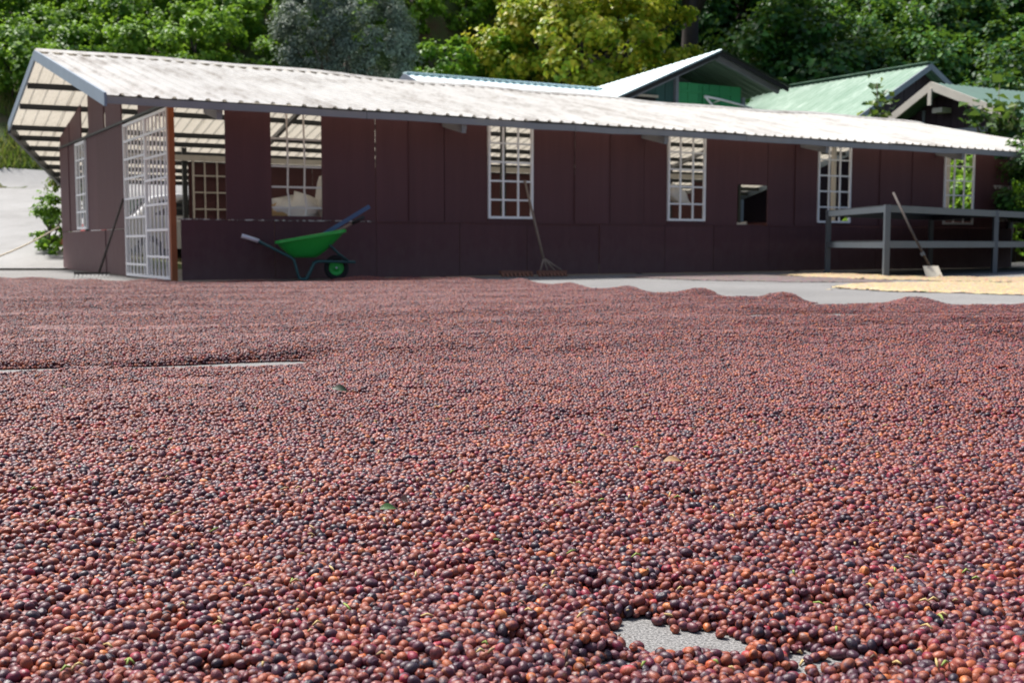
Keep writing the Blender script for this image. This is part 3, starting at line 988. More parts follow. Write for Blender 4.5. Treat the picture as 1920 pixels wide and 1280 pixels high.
# shrubs past the far end of the shed
for i, (x, y, s, lb) in enumerate(((9.9, 20.9, 1.0, 'dark leafy shrub beside the open far end of the shed'), (13.2, 26.5, 1.5, 'taller leafy shrub behind the far end of the shed'), (15.2, 29.0, 1.7, 'bushy shrub under the blue lean-to roof'))):
    cm, tm = forest[i]
    tree('leafy_shrub', lb, 'shrub', x, y, cm, tm, i * 1.3, 0.40 * s)
for i, (u_, v_, s_, lb) in enumerate(((19.2, 3.6, 1.15, 'bright shrub seen through the fourth barred opening'), (20.6, 6.6, 1.4, 'taller bright shrub behind the open shed end'), (23.2, 7.4, 1.5, 'bright shrub seen through the last barred opening'), (21.6, 4.4, 1.2, 'low bright shrub between the shed end and the cottage'))):
    p = W(u_, v_)
    tree('bright_shrub', lb, 'shrub', p.x, p.y, coffee[i][0], coffee[i][1], i * 1.1, s_)
# shrub at the road side, grass on the bank
cm, cc = crown_mesh('crown', 91, (0, 0, 0.75), (0.38, 0.4, 0.62), 24, 45, 0.16, 0.085, L_COFFEE, inner=0.25, low=-0.95)
tm = trunk_mesh('trunk', 91, 0.7, 0.03, (0, 0, 0.7), [tuple(c) for c in cc[:9]], M_BARKPALE)
tree('roadside_shrub', 'thin leafy shrub beside the shed corner at the foot of the road', 'shrub', -8.72, 21.9, cm, tm, 0, 1.0, None, 0.0)
cm, cc = crown_mesh('crown', 92, (0, 0, 0.7), (0.5, 0.5, 0.5), 26, 45, 0.2, 0.08, L_GRASS, inner=0.2, low=-0.95)
tm = trunk_mesh('trunk', 92, 0.6, 0.03, (0, 0, 0.6), [tuple(c) for c in cc[:9]], M_BARKPALE)
tree('dry_bush', 'dry yellowish bush at the road edge behind the shed', 'shrub', -10.0, 26.6, cm, tm, 0, 1.2)

def grass(name, label, n, xr, yr, seed, hh, cond):
    r_ = np.random.default_rng(seed)
    x = r_.uniform(*xr, n); y = r_.uniform(*yr, n)
    k = cond(x, y)
    x, y = x[k], y[k]
    z = terr(x, y)
    n = len(x)
    pos = np.stack([x, y, z + hh * 0.35], 1)
    a = r_.uniform(0, 6.28, n)
    h = hh * r_.uniform(0.4, 1.3, n)
    wv = 0.035
    lean = r_.normal(size=(n, 2)) * 0.35
    p0 = np.stack([x - np.cos(a) * wv, y - np.sin(a) * wv, z - 0.02], 1)
    p1 = np.stack([x + np.cos(a) * wv, y + np.sin(a) * wv, z - 0.02], 1)
    p2 = np.stack([x + lean[:, 0] * h, y + lean[:, 1] * h, z + h], 1)
    v = np.stack([p0, p1, p2], 1).reshape(-1, 3)
    f = np.arange(n * 3).reshape(-1, 3)
    tag(link(name, np_mesh(name, v, f, L_GRASS)), label, None, None, 'stuff')
grass('bank_grass', 'rough grass and weeds on the earth bank above the road', 26000, (-24, -3), (29.5, 34.5), 3, 0.28, lambda x, y: (y > 31.2 + 0.1 * (x + 13)) & (vnoise(x, y, 0.7) > -0.35))

# ------------------------------------------------------------------ things in and around the shed
M_GREENTUB = paint('green_plastic', (0.02, 0.44, 0.06), 0.38, 0.12, 3, bump=0.05)
M_TEAL = paint('dark_teal_enamel', (0.018, 0.085, 0.085), 0.35, 0.2, 5)
M_TYRE = paint('black_rubber', (0.012, 0.012, 0.013), 0.8, 0.3)
M_GRIP = paint('white_rubber_grip', (0.62, 0.64, 0.68), 0.5, 0.1)
M_BLUE = paint('blue_enamel', (0.045, 0.11, 0.22), 0.4, 0.2)
M_WOOD = paint('weathered_wood', (0.27, 0.20, 0.15), 0.75, 0.35, 9)
M_DKWOOD = paint('dark_worn_handle', (0.055, 0.042, 0.036), 0.7, 0.35, 9)
M_REDWOOD = paint('reddish_wood', (0.24, 0.10, 0.06), 0.8, 0.35, 12)
M_STEEL = paint('grey_painted_steel', (0.095, 0.113, 0.13), 0.4, 0.18, 4)
M_STEELDK = paint('grey_steel_mesh', (0.05, 0.055, 0.06), 0.5, 0.2, 4)
M_SACK = paint('white_woven_sack', (0.72, 0.68, 0.60), 0.8, 0.1, 5, bump=0.4)
M_TANSACK = paint('tan_sack', (0.46, 0.29, 0.12), 0.85, 0.2, 6, bump=0.4)
M_BLADE = paint('worn_white_blade', (0.62, 0.57, 0.46), 0.6, 0.2, 6, 0, (0.32, 0.19, 0.08), 0.6)
M_BLACK = paint('black_plastic', (0.012, 0.013, 0.016), 0.45, 0.2)
M_CAR = paint('white_car_paint', (0.75, 0.76, 0.77), 0.25, 0.03, 2, bump=0.0)
M_GLASS = paint('tinted_glass', (0.02, 0.025, 0.03), 0.08, 0.1)
M_REDLAMP = paint('red_lamp', (0.45, 0.02, 0.02), 0.2, 0.1)

# wheelbarrow against the front wall
wb = thing('wheelbarrow', 'green wheelbarrow with dark teal frame parked against the maroon wall', 'wheelbarrow', W(1.48, -0.50), R(11))
wb.scale = (0.95, 1, 1)
rings = []
for t in (0, 0.12, 0.3, 0.55, 0.8, 0.94, 1.0):
    zc = 0.285 + 0.25 * t
    # bottom extents -> rim extents, rim tilted up to the wheel end
    x0 = -0.185 + (-0.395 + 0.185) * t ** 0.8
    x1 = 0.115 + (0.495 - 0.115) * t ** 0.9
    wy = 0.15 + 0.14 * t ** 0.7
    ring = []
    for k in range(28):
        a = 2 * math.pi * k / 28
        ca, sa = math.cos(a), math.sin(a)
        e = 0.55
        px = (abs(ca) ** e) * (1 if ca >= 0 else -1)
        py = (abs(sa) ** e) * (1 if sa >= 0 else -1)
        x = (x0 + x1) / 2 + px * (x1 - x0) / 2
        z = zc + (x + 0.395) * 0.16 * t - 0.065 * t
        ring.append((x, py * wy, z))
    rings.append(ring)
inner = [[(x * 0.975 + 0.002, y * 0.965, z + 0.012) for x, y, z in r] for r in reversed(rings)]
mb = MB()
mb.rings(rings + inner, True, True, True)
tub = mb.build('tub', M_GREENTUB, wb, True)
lip = [(x * 1.012, y * 1.03, z) for x, y, z in rings[-1]]
mb = MB()
rr_ = []
for k in range(28):
    p = Vector(lip[k]); q = Vector((p.x * 0.955, p.y * 0.93, p.z))
    rr_.append([tuple(p + Vector((0, 0, -0.022))), tuple(p + Vector((0, 0, 0.012))), tuple(q + Vector((0, 0, 0.016))), tuple(q + Vector((0, 0, -0.018)))])
rr_.append(rr_[0])
mb.rings(rr_, True)
mb.build('rim', M_GREENTUB, tub)
for s in (-1, 1):
    y = 0.22 * s
    MB().tube([(-0.74, 0.27 * s, 0.525), (-0.60, 0.26 * s, 0.48), (-0.20, y, 0.285), (-0.165, y, 0.255), (-0.13, y, 0.13), (-0.105, y, 0.04), (-0.06, y, 0.016), (-0.01, y, 0.03), (0.04, y, 0.12), (0.085, y, 0.215), (0.13, y * 0.9, 0.238), (0.35, y * 0.42, 0.235), (0.60, y * 0.38, 0.228)], 0.017, 8).build('frame_rail', M_TEAL, wb, True)
    MB().tube([(-0.80, 0.272 * s, 0.545), (-0.785, 0.272 * s, 0.54), (-0.70, 0.268 * s, 0.515), (-0.60, 0.26 * s, 0.482)], [0.024, 0.026, 0.024, 0.026], 10).build('grip', M_GRIP, wb, True)
    MB().tube([(0.28, 0.18 * s, 0.44), (0.40, 0.12 * s, 0.33), (0.52, y * 0.42, 0.245)], 0.014, 8).build('strut', M_TEAL, wb, True)
MB().tube([(0.60, -0.085, 0.228), (0.60, 0.085, 0.228)], 0.016, 8).build('nose_bar', M_TEAL, wb, True)
wheel = link('wheel', None, wb, (0.37, 0, 0.158))
mb = MB()
tor = []
for i in range(29):
    a = 2 * math.pi * i / 28
    c_ = Vector((math.cos(a), 0, math.sin(a)))
    tor.append([tuple(c_ * (0.122 + 0.036 * math.cos(b)) + Vector((0, 0.036 * math.sin(b), 0))) for b in [2 * math.pi * k / 10 for k in range(10)]])
mb.rings(tor, True)
mb.build('tyre', M_TYRE, wheel, True)
mb = MB()
prof = [(0.0, 0.03), (0.025, 0.03), (0.03, 0.016), (0.07, 0.012), (0.084, 0.026), (0.093, 0.028), (0.095, 0)]
prof = [(0.0001, 0.03)] + prof[1:] + [(r_, -y) for r_, y in reversed(prof[1:-1])] + [(0.0001, -0.03)]
mb.rings([[(r_ * math.cos(2 * math.pi * i / 24), y, r_ * math.sin(2 * math.pi * i / 24)) for i in range(24)] for r_, y in prof], True, True, True)
mb.build('rim', M_GREENTUB, wheel, True)
MB().tube([(0, -0.1, 0), (0, 0.1, 0)], 0.012, 8).build('axle', M_GRIP, wheel, True)
# tools lying in the barrow
sh = thing('blue_shovel', 'blue handled shovel sticking out of the green wheelbarrow', 'shovel', W(1.48, -0.50), R(11))
MB().bar((-0.02, -0.05, 0.43), (0.76, -0.1, 0.905), 0.032, 0.05).build('handle', M_BLUE, sh)
MB().poly([(-0.02, -0.13, 0.40), (-0.02, 0.03, 0.40), (-0.22, 0.04, 0.345), (-0.25, -0.05, 0.34), (-0.22, -0.14, 0.345)], (0, 0, 0.01)).build('blade', M_STEEL, sh)
s2 = thing('wooden_shovel', 'wooden tool with black grip beneath the blue shovel in the wheelbarrow', 'shovel', W(1.48, -0.50), R(11))
MB().tube([(0.0, 0.08, 0.40), (0.55, 0.02, 0.70)], 0.018, 8).build('handle', M_WOOD, s2, True)
MB().tube([(0.55, 0.02, 0.70), (0.60, 0.015, 0.727), (0.70, 0.0, 0.78)], [0.022, 0.03, 0.024], 8).build('grip', M_BLACK, s2, True)
MB().poly([(0.0, 0.0, 0.385), (0.0, 0.16, 0.385), (-0.16, 0.15, 0.335), (-0.16, 0.01, 0.335)], (0, 0, 0.01)).build('blade', M_STEEL, s2)

# comb rake leaning on the gable wall
rk = thing('comb_rake', 'dark comb rake leaning on the gable wall beside the white gate', 'rake', (-5.62, 15.45, 0))
MB().bar((-0.22, 0, 0.06), (0.24, 0.05, 0.06), 0.03, 0.03).build('head', M_DKWOOD, rk)
for k in range(10):
    x = -0.21 + k * 0.049
    MB().bar((x, 0.005 + k * 0.005, 0.055), (x + 0.01, -0.05, 0.0), 0.012, 0.012).build('tooth', M_PURLIN, rk)
tp = W(-0.045, 2.44, 1.06) - Vector((-5.62, 15.45, 0))
MB().tube([(0.1, 0.03, 0.06), tuple(tp)], [0.017, 0.015], 8).build('handle', M_DKWOOD, rk, True)

# fan rake leaning on the second opening
fr = thing('fan_rake', 'wooden fan rake leaning against the barred opening in mid wall', 'rake', W(5.02, -0.34), ANG)
MB().tube([(-0.02, 0.03, 0.235), (-0.165, 0.30, 1.33)], [0.02, 0.016], 8).build('handle', M_WOOD, fr, True)
for k in range(4):
    MB().tube([(-0.02, 0.03, 0.25), (-0.12 + 0.12 * k, -0.04, 0.075)], [0.013, 0.012], 6).build('brace', M_WOOD, fr, True)
MB().bar((-0.17, -0.05, 0.06), (0.30, -0.05, 0.055), 0.05, 0.045).build('head', M_REDWOOD, fr)
for k in range(8):
    MB().bar((-0.15 + 0.06 * k, -0.05, 0.05), (-0.15 + 0.06 * k, -0.10, 0.0), 0.03, 0.03).build('tooth', M_REDWOOD, fr)
lr = thing('rake_head', 'loose reddish wooden rake head lying on concrete at the wall foot', 'rake head', W(4.6, -0.28), ANG)
MB().bar((-0.28, 0, 0.065), (0.24, 0.02, 0.055), 0.05, 0.045).build('bar', M_REDWOOD, lr)
for k in range(8):
    MB().bar((-0.25 + 0.065 * k, 0, 0.05), (-0.25 + 0.065 * k, -0.05, 0.0), 0.03, 0.03).build('tooth', M_REDWOOD, lr)

# white bladed shovel leaning on the drying table
ws = thing('white_shovel', 'shovel with worn white square blade leaning on the grey drying table', 'shovel', (5.36, 14.8, 0))
MB().tube([(0.03, 0.12, 0.14), (-0.17, 0.30, 0.62), (-0.36, 0.48, 1.12)], 0.016, 8).build('handle', M_DKWOOD, ws, True)
mb = MB()
rows_ = []
for i in range(5):
    t = i / 4
    y, z = -0.02 + 0.11 * t, 0.012 + 0.155 * t
    rows_.append([(x + 0.02 + 0.02 * (1 - t), y + 0.02 * (1 - (x / 0.12) ** 2), z) for x in np.linspace(-0.11 + 0.012 * t, 0.11 - 0.012 * t, 7)])
mb.rings(rows_, False)
mb.rings([[(x, y + 0.006, z) for x, y, z in r] for r in rows_], False)
for a in (0, -1):
    mb.rings([rows_[a], [(x, y + 0.006, z) for x, y, z in rows_[a]]], False)
mb.build('blade', M_BLADE, ws, True)
MB().bar((-0.06, 0.145, 0.30), (-0.075, 0.155, 0.34), 0.045, 0.045).build('collar', M_STEEL, ws)

# grey steel drying table with two decks
A_ = math.radians(90 - 43.8)
tx, ty = math.cos(A_), math.sin(A_)
tb = thing('drying_table', 'grey steel two tier drying table along the far end of the shed', 'table', (4.87, 15.1, 0))
E2 = Vector((-0.08, 2.5, 0)); E1 = Vector((tx, ty, 0))
for k in range(3):
    for e in (0, 1):
        p = E1 * (3.6 * k) + E2 * e
        MB().box((p.x - 0.035, p.y - 0.035, 0), (p.x + 0.035, p.y + 0.035, 0.955)).build('leg', M_STEEL, tb)
for z in (0.865, 0.40):
    for e in (0, 1):
        for k in range(2):
            a = E1 * (3.6 * k + 0.04) + E2 * e; b = E1 * (3.6 * k + 3.56) + E2 * e
            MB().bar((a.x, a.y, z + 0.04), (b.x, b.y, z + 0.04), 0.045, 0.09).bar((a.x - 0.03, a.y - 0.03, z + 0.072), (b.x - 0.03, b.y - 0.03, z + 0.072), 0.03, 0.022).build('rail', M_STEEL, tb)
    for k in range(3):
        p = E1 * (3.6 * k)
        a = p + E2 * 0.02; b = p + E2 * 0.98
        MB().bar((a.x, a.y, z + 0.035), (b.x, b.y, z + 0.035), 0.045, 0.08).build('end_rail', M_STEEL, tb)
    q = [E1 * 0.03 + E2 * 0.02, E1 * 7.17 + E2 * 0.02, E1 * 7.17 + E2 * 0.98, E1 * 0.03 + E2 * 0.98]
    MB().poly([(p.x, p.y, z + 0.084) for p in q], (0, 0, 0.008)).build('deck', M_STEELDK, tb)

# sacks
def sack(name, label, cat, u, v, z, sx, sy, sz, seed, mat, neck=0.0, rot=(0, 0, 0), crumple=0.06):
    r_ = np.random.default_rng(seed)
    mb = MB()
    rings = []
    N, K = 22, 40
    ph = r_.uniform(0, 6.28, 8)
    for i in range(N + 1):
        t = i / N
        prof = (min(1, (t / 0.12)) ** 0.5) * (min(1, ((1 - t) / 0.14)) ** 0.5 if neck == 0 else 1 - neck * smooth(0.5, 1, t))
        prof = max(float(prof), 0.05)
        ring = []
        for k in range(K):
            a = 2 * math.pi * k / K
            ca, sa = math.cos(a), math.sin(a)
            e = 0.62
            px = abs(ca) ** e * (1 if ca >= 0 else -1)
            py = abs(sa) ** e * (1 if sa >= 0 else -1)
            wob = 1 + crumple * (math.sin(3 * a + ph[0] + 5 * t) + 0.7 * math.sin(7 * a + ph[1] - 9 * t) + 0.5 * math.sin(11 * a + ph[2] + 17 * t))
            ring.append((px * sx * prof * wob, py * sy * prof * wob, t * sz + crumple * 0.9 * sz * 0.25 * math.sin(4 * a + ph[3]) * t + 0.9 * crumple * sz * t * t * float(vnoise(a * 1.9 + seed, t * 9)) + 0.5 * crumple * sz * t * float(vnoise(a * 4.1, t * 17 + seed))))
        rings.append(ring)
    mb.rings(rings, True, True, True)
    me = mb.mesh(name, mat, True)
    o = link(name, me, None, W(u, v, z), (rot[0], rot[1], ANG + rot[2]))
    return tag(o, label, cat)
sack('bulk_bag', 'crumpled white bulk bag behind the opening above the wheelbarrow', 'bag', 1.72, 0.62, 0, 0.42, 0.34, 1.07, 1, M_SACK, 0, crumple=0.10)
sack('bulk_bag', 'taller white bulk bag at the post side of the opening above the wheelbarrow', 'bag', 2.20, 0.52, 0, 0.24, 0.22, 1.34, 2, M_SACK, 0.45, crumple=0.06)
sack('tan_sack', 'tan sack at the lower left of the opening above the wheelbarrow', 'sack', 1.42, 0.42, 0, 0.17, 0.16, 0.96, 3, M_TANSACK, 0, crumple=0.03)
sack('white_sack', 'small white sack tied to the bars of the third opening', 'sack', 7.50, 0.16, 1.30, 0.11, 0.10, 0.52, 4, M_SACK, 0.8, (0, R(118), 0), 0.03)
sack('floor_sack', 'white sack standing inside the third opening', 'sack', 7.55, 0.7, 0, 0.22, 0.2, 0.86, 6, M_SACK, 0, crumple=0.03)
sack('floor_sack', 'white sack standing inside the small square opening', 'sack', 9.35, 0.7, 0, 0.24, 0.2, 0.80, 8, M_SACK, 0.2, crumple=0.03)

# white car parked behind the shed
car = thing('parked_car', 'white car parked behind the shed seen through the white gate', 'car', W(3.2, 10.9), ANG + R(8))
prof = [(-2.1, 0.35), (-2.12, 0.75), (-2.02, 0.95), (-1.55, 1.02), (-1.15, 1.40), (-0.6, 1.48), (0.5, 1.46), (1.1, 1.02), (1.95, 0.88), (2.1, 0.65), (2.08, 0.35)]
mb = MB()
rings = []
for y, k in ((-0.84, 0.93), (-0.80, 0.985), (-0.55, 1.0), (0.55, 1.0), (0.80, 0.985), (0.84, 0.93)):
    rings.append([(x * (0.98 if abs(y) > 0.8 else 1), y * (0.86 if z > 1.1 else 1), 0.35 + (z - 0.35) * k) for x, z in prof])
mb.rings(rings, True, True, True)
body = mb.build('body', M_CAR, car)
for s in (-1, 1):
    mb = MB()
    mb.poly([(-1.30, s * 0.80, 1.03), (0.85, s * 0.80, 1.03), (0.42, s * 0.715, 1.36), (-1.0, s * 0.715, 1.34)], (0, s * 0.02, 0)).build('side_window', M_GLASS, car)
mb = MB()
mb.poly([(-1.57, -0.6, 1.06), (-1.57, 0.6, 1.06), (-1.20, 0.58, 1.38), (-1.20, -0.58, 1.38)], (-0.02, 0, 0.02)).build('rear_window', M_GLASS, car)
mb = MB()
mb.poly([(1.06, -0.62, 1.06), (1.06, 0.62, 1.06), (0.56, 0.58, 1.42), (0.56, -0.58, 1.42)], (0.02, 0, 0.02)).build('windscreen', M_GLASS, car)
for s in (-1, 1):
    MB().box((-2.14, s * 0.62 - 0.14, 0.68), (-2.09, s * 0.62 + 0.14, 0.86)).build('tail_light', M_REDLAMP, car)
    MB().box((2.04, s * 0.6 - 0.15, 0.68), (2.10, s * 0.6 + 0.15, 0.80)).build('headlight', M_GRIP, car)
    for x in (-1.3, 1.3):
        wh = link('wheel', None, car, (x, s * 0.76, 0.31))
        mb = MB()
        mb.rings([[(r_ * math.cos(2 * math.pi * i / 20), y, r_ * math.sin(2 * math.pi * i / 20)) for i in range(20)] for r_, y in ((0.2, -0.1), (0.29, -0.1), (0.31, -0.07), (0.31, 0.07), (0.29, 0.1), (0.2, 0.1))], True, True, True)
        mb.build('tyre', M_TYRE, wh)
        MB().tube([(0, -0.105, 0), (0, 0.105, 0)], 0.19, 16).build('hub', M_GRIP, wh)
MB().box((-2.17, -0.8, 0.36), (-2.10, 0.8, 0.52)).build('bumper', M_CAR, car)
MB().box((2.07, -0.8, 0.36), (2.15, 0.8, 0.50)).build('bumper', M_CAR, car)

# rope rail and a striped drum at the rear corner of the shed
rp = MB()
a, b = Vector(W(-0.05, 7.6, 0.74)), Vector((-7.35, 14.6, 0.05))
rp.tube([tuple(a.lerp(b, t) - Vector((0, 0, 0.10 * math.sin(math.pi * t)))) for t in np.linspace(0, 1, 14)], 0.013, 7)
tag(rp.build('rope', paint('pale_rope', (0.55, 0.48, 0.36), 0.8, 0.15), None, True), 'pale rope running from the shed corner down to the yard', 'rope')
dr = thing('plastic_drum', 'small red and blue plastic drum behind the shed corner', 'drum', (-8.88, 22.6, 0))
for z0_, z1_, mt, nm in ((0, 0.30, M_BLUE, 'lower_body'), (0.302, 0.55, M_REDLAMP, 'upper_body'), (0.552, 0.60, M_GRIP, 'lid')):
    MB().tube([(0, 0, z0_), (0, 0, z1_)], 0.15, 16).build(nm, mt, dr)

# ------------------------------------------------------------------ parchment coffee and dark beans spread at the far right
def spread(name, label, poly, hmax, col_a, col_b, seed, grain=320):
    m = NT(name + '_grains')
    v = m.coord()
    vor = m.n('TexVoronoi')
    vor.inputs['Scale'].default_value = 75
    m.l(v, vor.inputs['Vector'])
    c = m.mix(m.noise(v, 60, 2), col_a, col_b)
    c = m.mix(m.math('MULTIPLY', m.noise(v, 1.6, 4), 0.5), c, tuple(x * 0.72 for x in col_a))
    m.base(m.mix(0.5, c, vor.outputs['Color'], 'SOFT_LIGHT'))
    m.set(Roughness=0.6)
    m.bump(vor.outputs['Distance'], 0.9, 0.012)
    px = np.array([p[0] for p in poly]); py = np.array([p[1] for p in poly])
    xs_ = np.arange(px.min() - 0.1, px.max() + 0.1, 0.035); ys_ = np.arange(py.min() - 0.1, py.max() + 0.1, 0.035)
    X, Y = np.meshgrid(xs_, ys_)
    # signed inside distance to the polygon
    D = np.full(X.shape, 1e9); inside = np.zeros(X.shape, bool)
    n = len(px)
    for i in range(n):
        j = (i + 1) % n
        ex, ey = px[j] - px[i], py[j] - py[i]
        t = np.clip(((X - px[i]) * ex + (Y - py[i]) * ey) / (ex * ex + ey * ey), 0, 1)
        D = np.minimum(D, np.hypot(X - px[i] - t * ex, Y - py[i] - t * ey))
        cond = ((py[i] > Y) != (py[j] > Y)) & (X < ex * (Y - py[i]) / (ey + 1e-9) + px[i])
        inside ^= cond
    S = np.where(inside, D, -D) + 0.16 * vnoise(X, Y, 2.3) + 0.06 * vnoise(X, Y, 8) + 0.05 * vnoise(X, Y, 19)
    r_ = np.random.default_rng(seed)
    Z = hmax * smooth(0, 0.25, S) * (0.7 + 0.3 * vnoise(X, Y, 1.2)) + 0.006 + hmax * 0.3 * smooth(0, 0.3, S) * np.sin((Y - 0.3 * X + 0.2 * vnoise(X, Y, 1.5)) * 17) + r_.uniform(-0.004, 0.004, X.shape)
    keep = S > 0.0
    idx = np.arange(X.size).reshape(X.shape)
    q = keep[:-1, :-1] & keep[1:, :-1] & keep[:-1, 1:] & keep[1:, 1:]
    f = np.stack([idx[:-1, :-1][q], idx[:-1, 1:][q], idx[1:, 1:][q], idx[1:, :-1][q]], 1)
    me = np_mesh(name, np.stack([X.ravel(), Y.ravel(), Z.ravel()], 1), f, m.m, True)
    bm = bmesh.new(); bm.from_mesh(me)
    bmesh.ops.delete(bm, geom=[v_ for v_ in bm.verts if not v_.link_faces], context='VERTS')
    bm.to_mesh(me); bm.free()
    tag(link(name, me), label, None, None, 'stuff')
spread('parchment_coffee', 'pale golden parchment coffee drying on the concrete', [(3.15, 11.4), (3.6, 12.7), (5.2, 12.9), (7.5, 12.0), (8.5, 10.2), (6.0, 9.7), (4.5, 10.1), (3.7, 10.7)], 0.03, (0.42, 0.31, 0.16), (0.54, 0.43, 0.26), 1)
spread('parchment_coffee', 'golden parchment coffee strip beneath the grey drying table', [(3.75, 16.6), (4.4, 16.9), (5.6, 14.95), (8.2, 15.6), (8.6, 13.6), (6.5, 13.4), (5.2, 13.7), (4.2, 15.2)], 0.03, (0.38, 0.27, 0.14), (0.47, 0.36, 0.22), 2)
spread('dark_beans', 'thin layer of dry grey brown beans on the concrete before the wall', [(1.45, 15.6), (2.6, 16.9), (3.6, 16.7), (4.1, 15.3), (4.7, 13.9), (4.2, 13.2), (2.6, 13.9)], 0.012, (0.12, 0.085, 0.08), (0.2, 0.15, 0.14), 3)

# ------------------------------------------------------------------ coffee cherries
# colour: a random pick per cherry, brown to plum, orange, crimson and black
CH_STOPS = [(0.00, (0.010, 0.008, 0.010)), (0.06, (0.016, 0.011, 0.014)), (0.10, (0.042, 0.015, 0.018)), (0.22, (0.065, 0.019, 0.021)), (0.36, (0.098, 0.025, 0.022)),
            (0.50, (0.130, 0.032, 0.021)), (0.63, (0.165, 0.041, 0.019)), (0.75, (0.215, 0.056, 0.017)), (0.84, (0.290, 0.080, 0.015)), (0.885, (0.36, 0.105, 0.014)),
            (0.90, (0.12, 0.010, 0.018)), (0.945, (0.19, 0.012, 0.020)), (0.975, (0.32, 0.020, 0.022)), (0.987, (0.42, 0.13, 0.015)), (1.0, (0.48, 0.20, 0.025))]
def cherry_material(name, k):
    """k: how many noise units to one cherry radius of the mesh's own coordinates"""
    m = NT(name)
    oi = m.n('ObjectInfo')
    geo = m.n('NewGeometry')
    rnd = m.math('FRACT', m.math('ADD', oi.outputs['Random'], geo.outputs['Random Per Island']))
    rnd2 = m.math('FRACT', m.math('MULTIPLY', rnd, 37.7))
    c = m.ramp(rnd, [(p_, (a_ * 0.96, b_ * 0.76, d_ * 1.35 + 0.003)) for p_, (a_, b_, d_) in CH_STOPS])
    pos = m.coord()
    off = m.n('VectorMath', operation='ADD')
    m.l(m.mapping(pos, (k, k, k)), off.inputs[0])
    cmb = m.n('CombineXYZ')
    m.l(m.math('MULTIPLY', rnd, 91.0), cmb.inputs[0]); m.l(m.math('MULTIPLY', rnd2, 43.0), cmb.inputs[1])
    m.l(cmb.outputs[0], off.inputs[1])
    blot = m.noise(off.outputs[0], 0.62, 3, 0.5)
    # one side duller plum, the other riper orange
    c = m.mix(m.ramp(blot, [(0.44, (0, 0, 0)), (0.60, (0.75, 0.75, 0.75))]), c, m.mix(m.math('GREATER_THAN', rnd2, 0.55), (0.042, 0.016, 0.025), (0.25, 0.060, 0.018)))
    spots = m.noise(off.outputs[0], 3.2, 4, 0.65)
    c = m.mix(m.ramp(spots, [(0.60, (0, 0, 0)), (0.72, (0.6, 0.6, 0.6))]), c, (0.022, 0.012, 0.012))
    at = m.n('Attribute', attribute_name='navel')
    c = m.mix(m.math('MULTIPLY', at.outputs['Fac'], 0.8), c, m.mix(m.math('GREATER_THAN', rnd2, 0.82), (0.014, 0.008, 0.007), (0.42, 0.26, 0.10)))
    m.base(c)
    m.l(m.math('ADD', m.math('MULTIPLY', spots, 0.22), m.math('ADD', m.math('MULTIPLY', rnd2, 0.16), 0.33)), m.b.inputs['Roughness'])
    m.b.inputs['Specular IOR Level'].default_value = 0.52
    m.bump(m.mix(0.35, m.noise(off.outputs[0], 1.7, 3, 0.6), spots), 0.55, 0.0016)
    return m.m
M_CHERRY = cherry_material('coffee_cherry', 1.0)
M_CHERRY_FAR = cherry_material('coffee_cherry_clump', 190.0)

def cherry_geo(seed, sub, style):
    """unit-radius coffee cherry, long axis z, navel at +z; returns verts, tris, navel attr"""
    bm = bmesh.new()
    bmesh.ops.create_icosphere(bm, subdivisions=sub, radius=1.0)
    v = np.array([p.co[:] for p in bm.verts]); f = np.array([[q.index for q in p.verts] for p in bm.faces])
    bm.free()
    r_ = np.random.default_rng(seed)
    d = v.copy()
    el = r_.uniform(1.16, 1.42)
    rr = np.ones(len(v))
    # the end scar
    ang = np.arccos(np.clip(d[:, 2], -1, 1))
    nav = np.clip(1 - ang / 0.30, 0, 1)
    rr -= 0.09 * smooth(0.0, 0.30, 0.34 - ang)
    rr += 0.03 * np.exp(-((ang - 0.36) / 0.10) ** 2)
    if 1 <= style:      # a dent or two where the skin has sunk
        for _ in range(1 + style):
            q = r_.normal(size=3); q /= np.linalg.norm(q)
            a = np.arccos(np.clip(d @ q, -1, 1))
            rr -= r_.uniform(0.08, 0.24) * np.exp(-(a / r_.uniform(0.35, 0.6)) ** 2)
    if style >= 2:      # shrivelled with ridges along the length
        lon = np.arctan2(d[:, 1], d[:, 0])
        k = r_.integers(4, 7)
        rr *= 0.93 + (0.07 if style == 2 else 0.15) * np.sin(k * lon + 2 * d[:, 2] + r_.uniform(0, 6)) * np.sin(ang)
    rr += 0.02 * np.sin(3 * d[:, 0] + seed) * np.sin(2.5 * d[:, 1] + 1)
    v = d * rr[:, None]
    v[:, 2] *= el
    v[:, 0] *= r_.uniform(0.93, 1.03)
    return v, f, nav

STY = [0, 0, 1, 0, 2, 0, 1, 3, 0, 2]
VARS = []
for k, s in enumerate(STY):
    v, f, nav = cherry_geo(200 + k, 3, s)
    me = np_mesh('coffee_cherry', v, f, M_CHERRY, True)
    a = me.attributes.new('navel', 'FLOAT', 'POINT')
    a.data.foreach_set('value', nav.astype(np.float32))
    VARS.append(me)
LOWV = [cherry_geo(300 + k, 2, s) for k, s in enumerate(STY)]

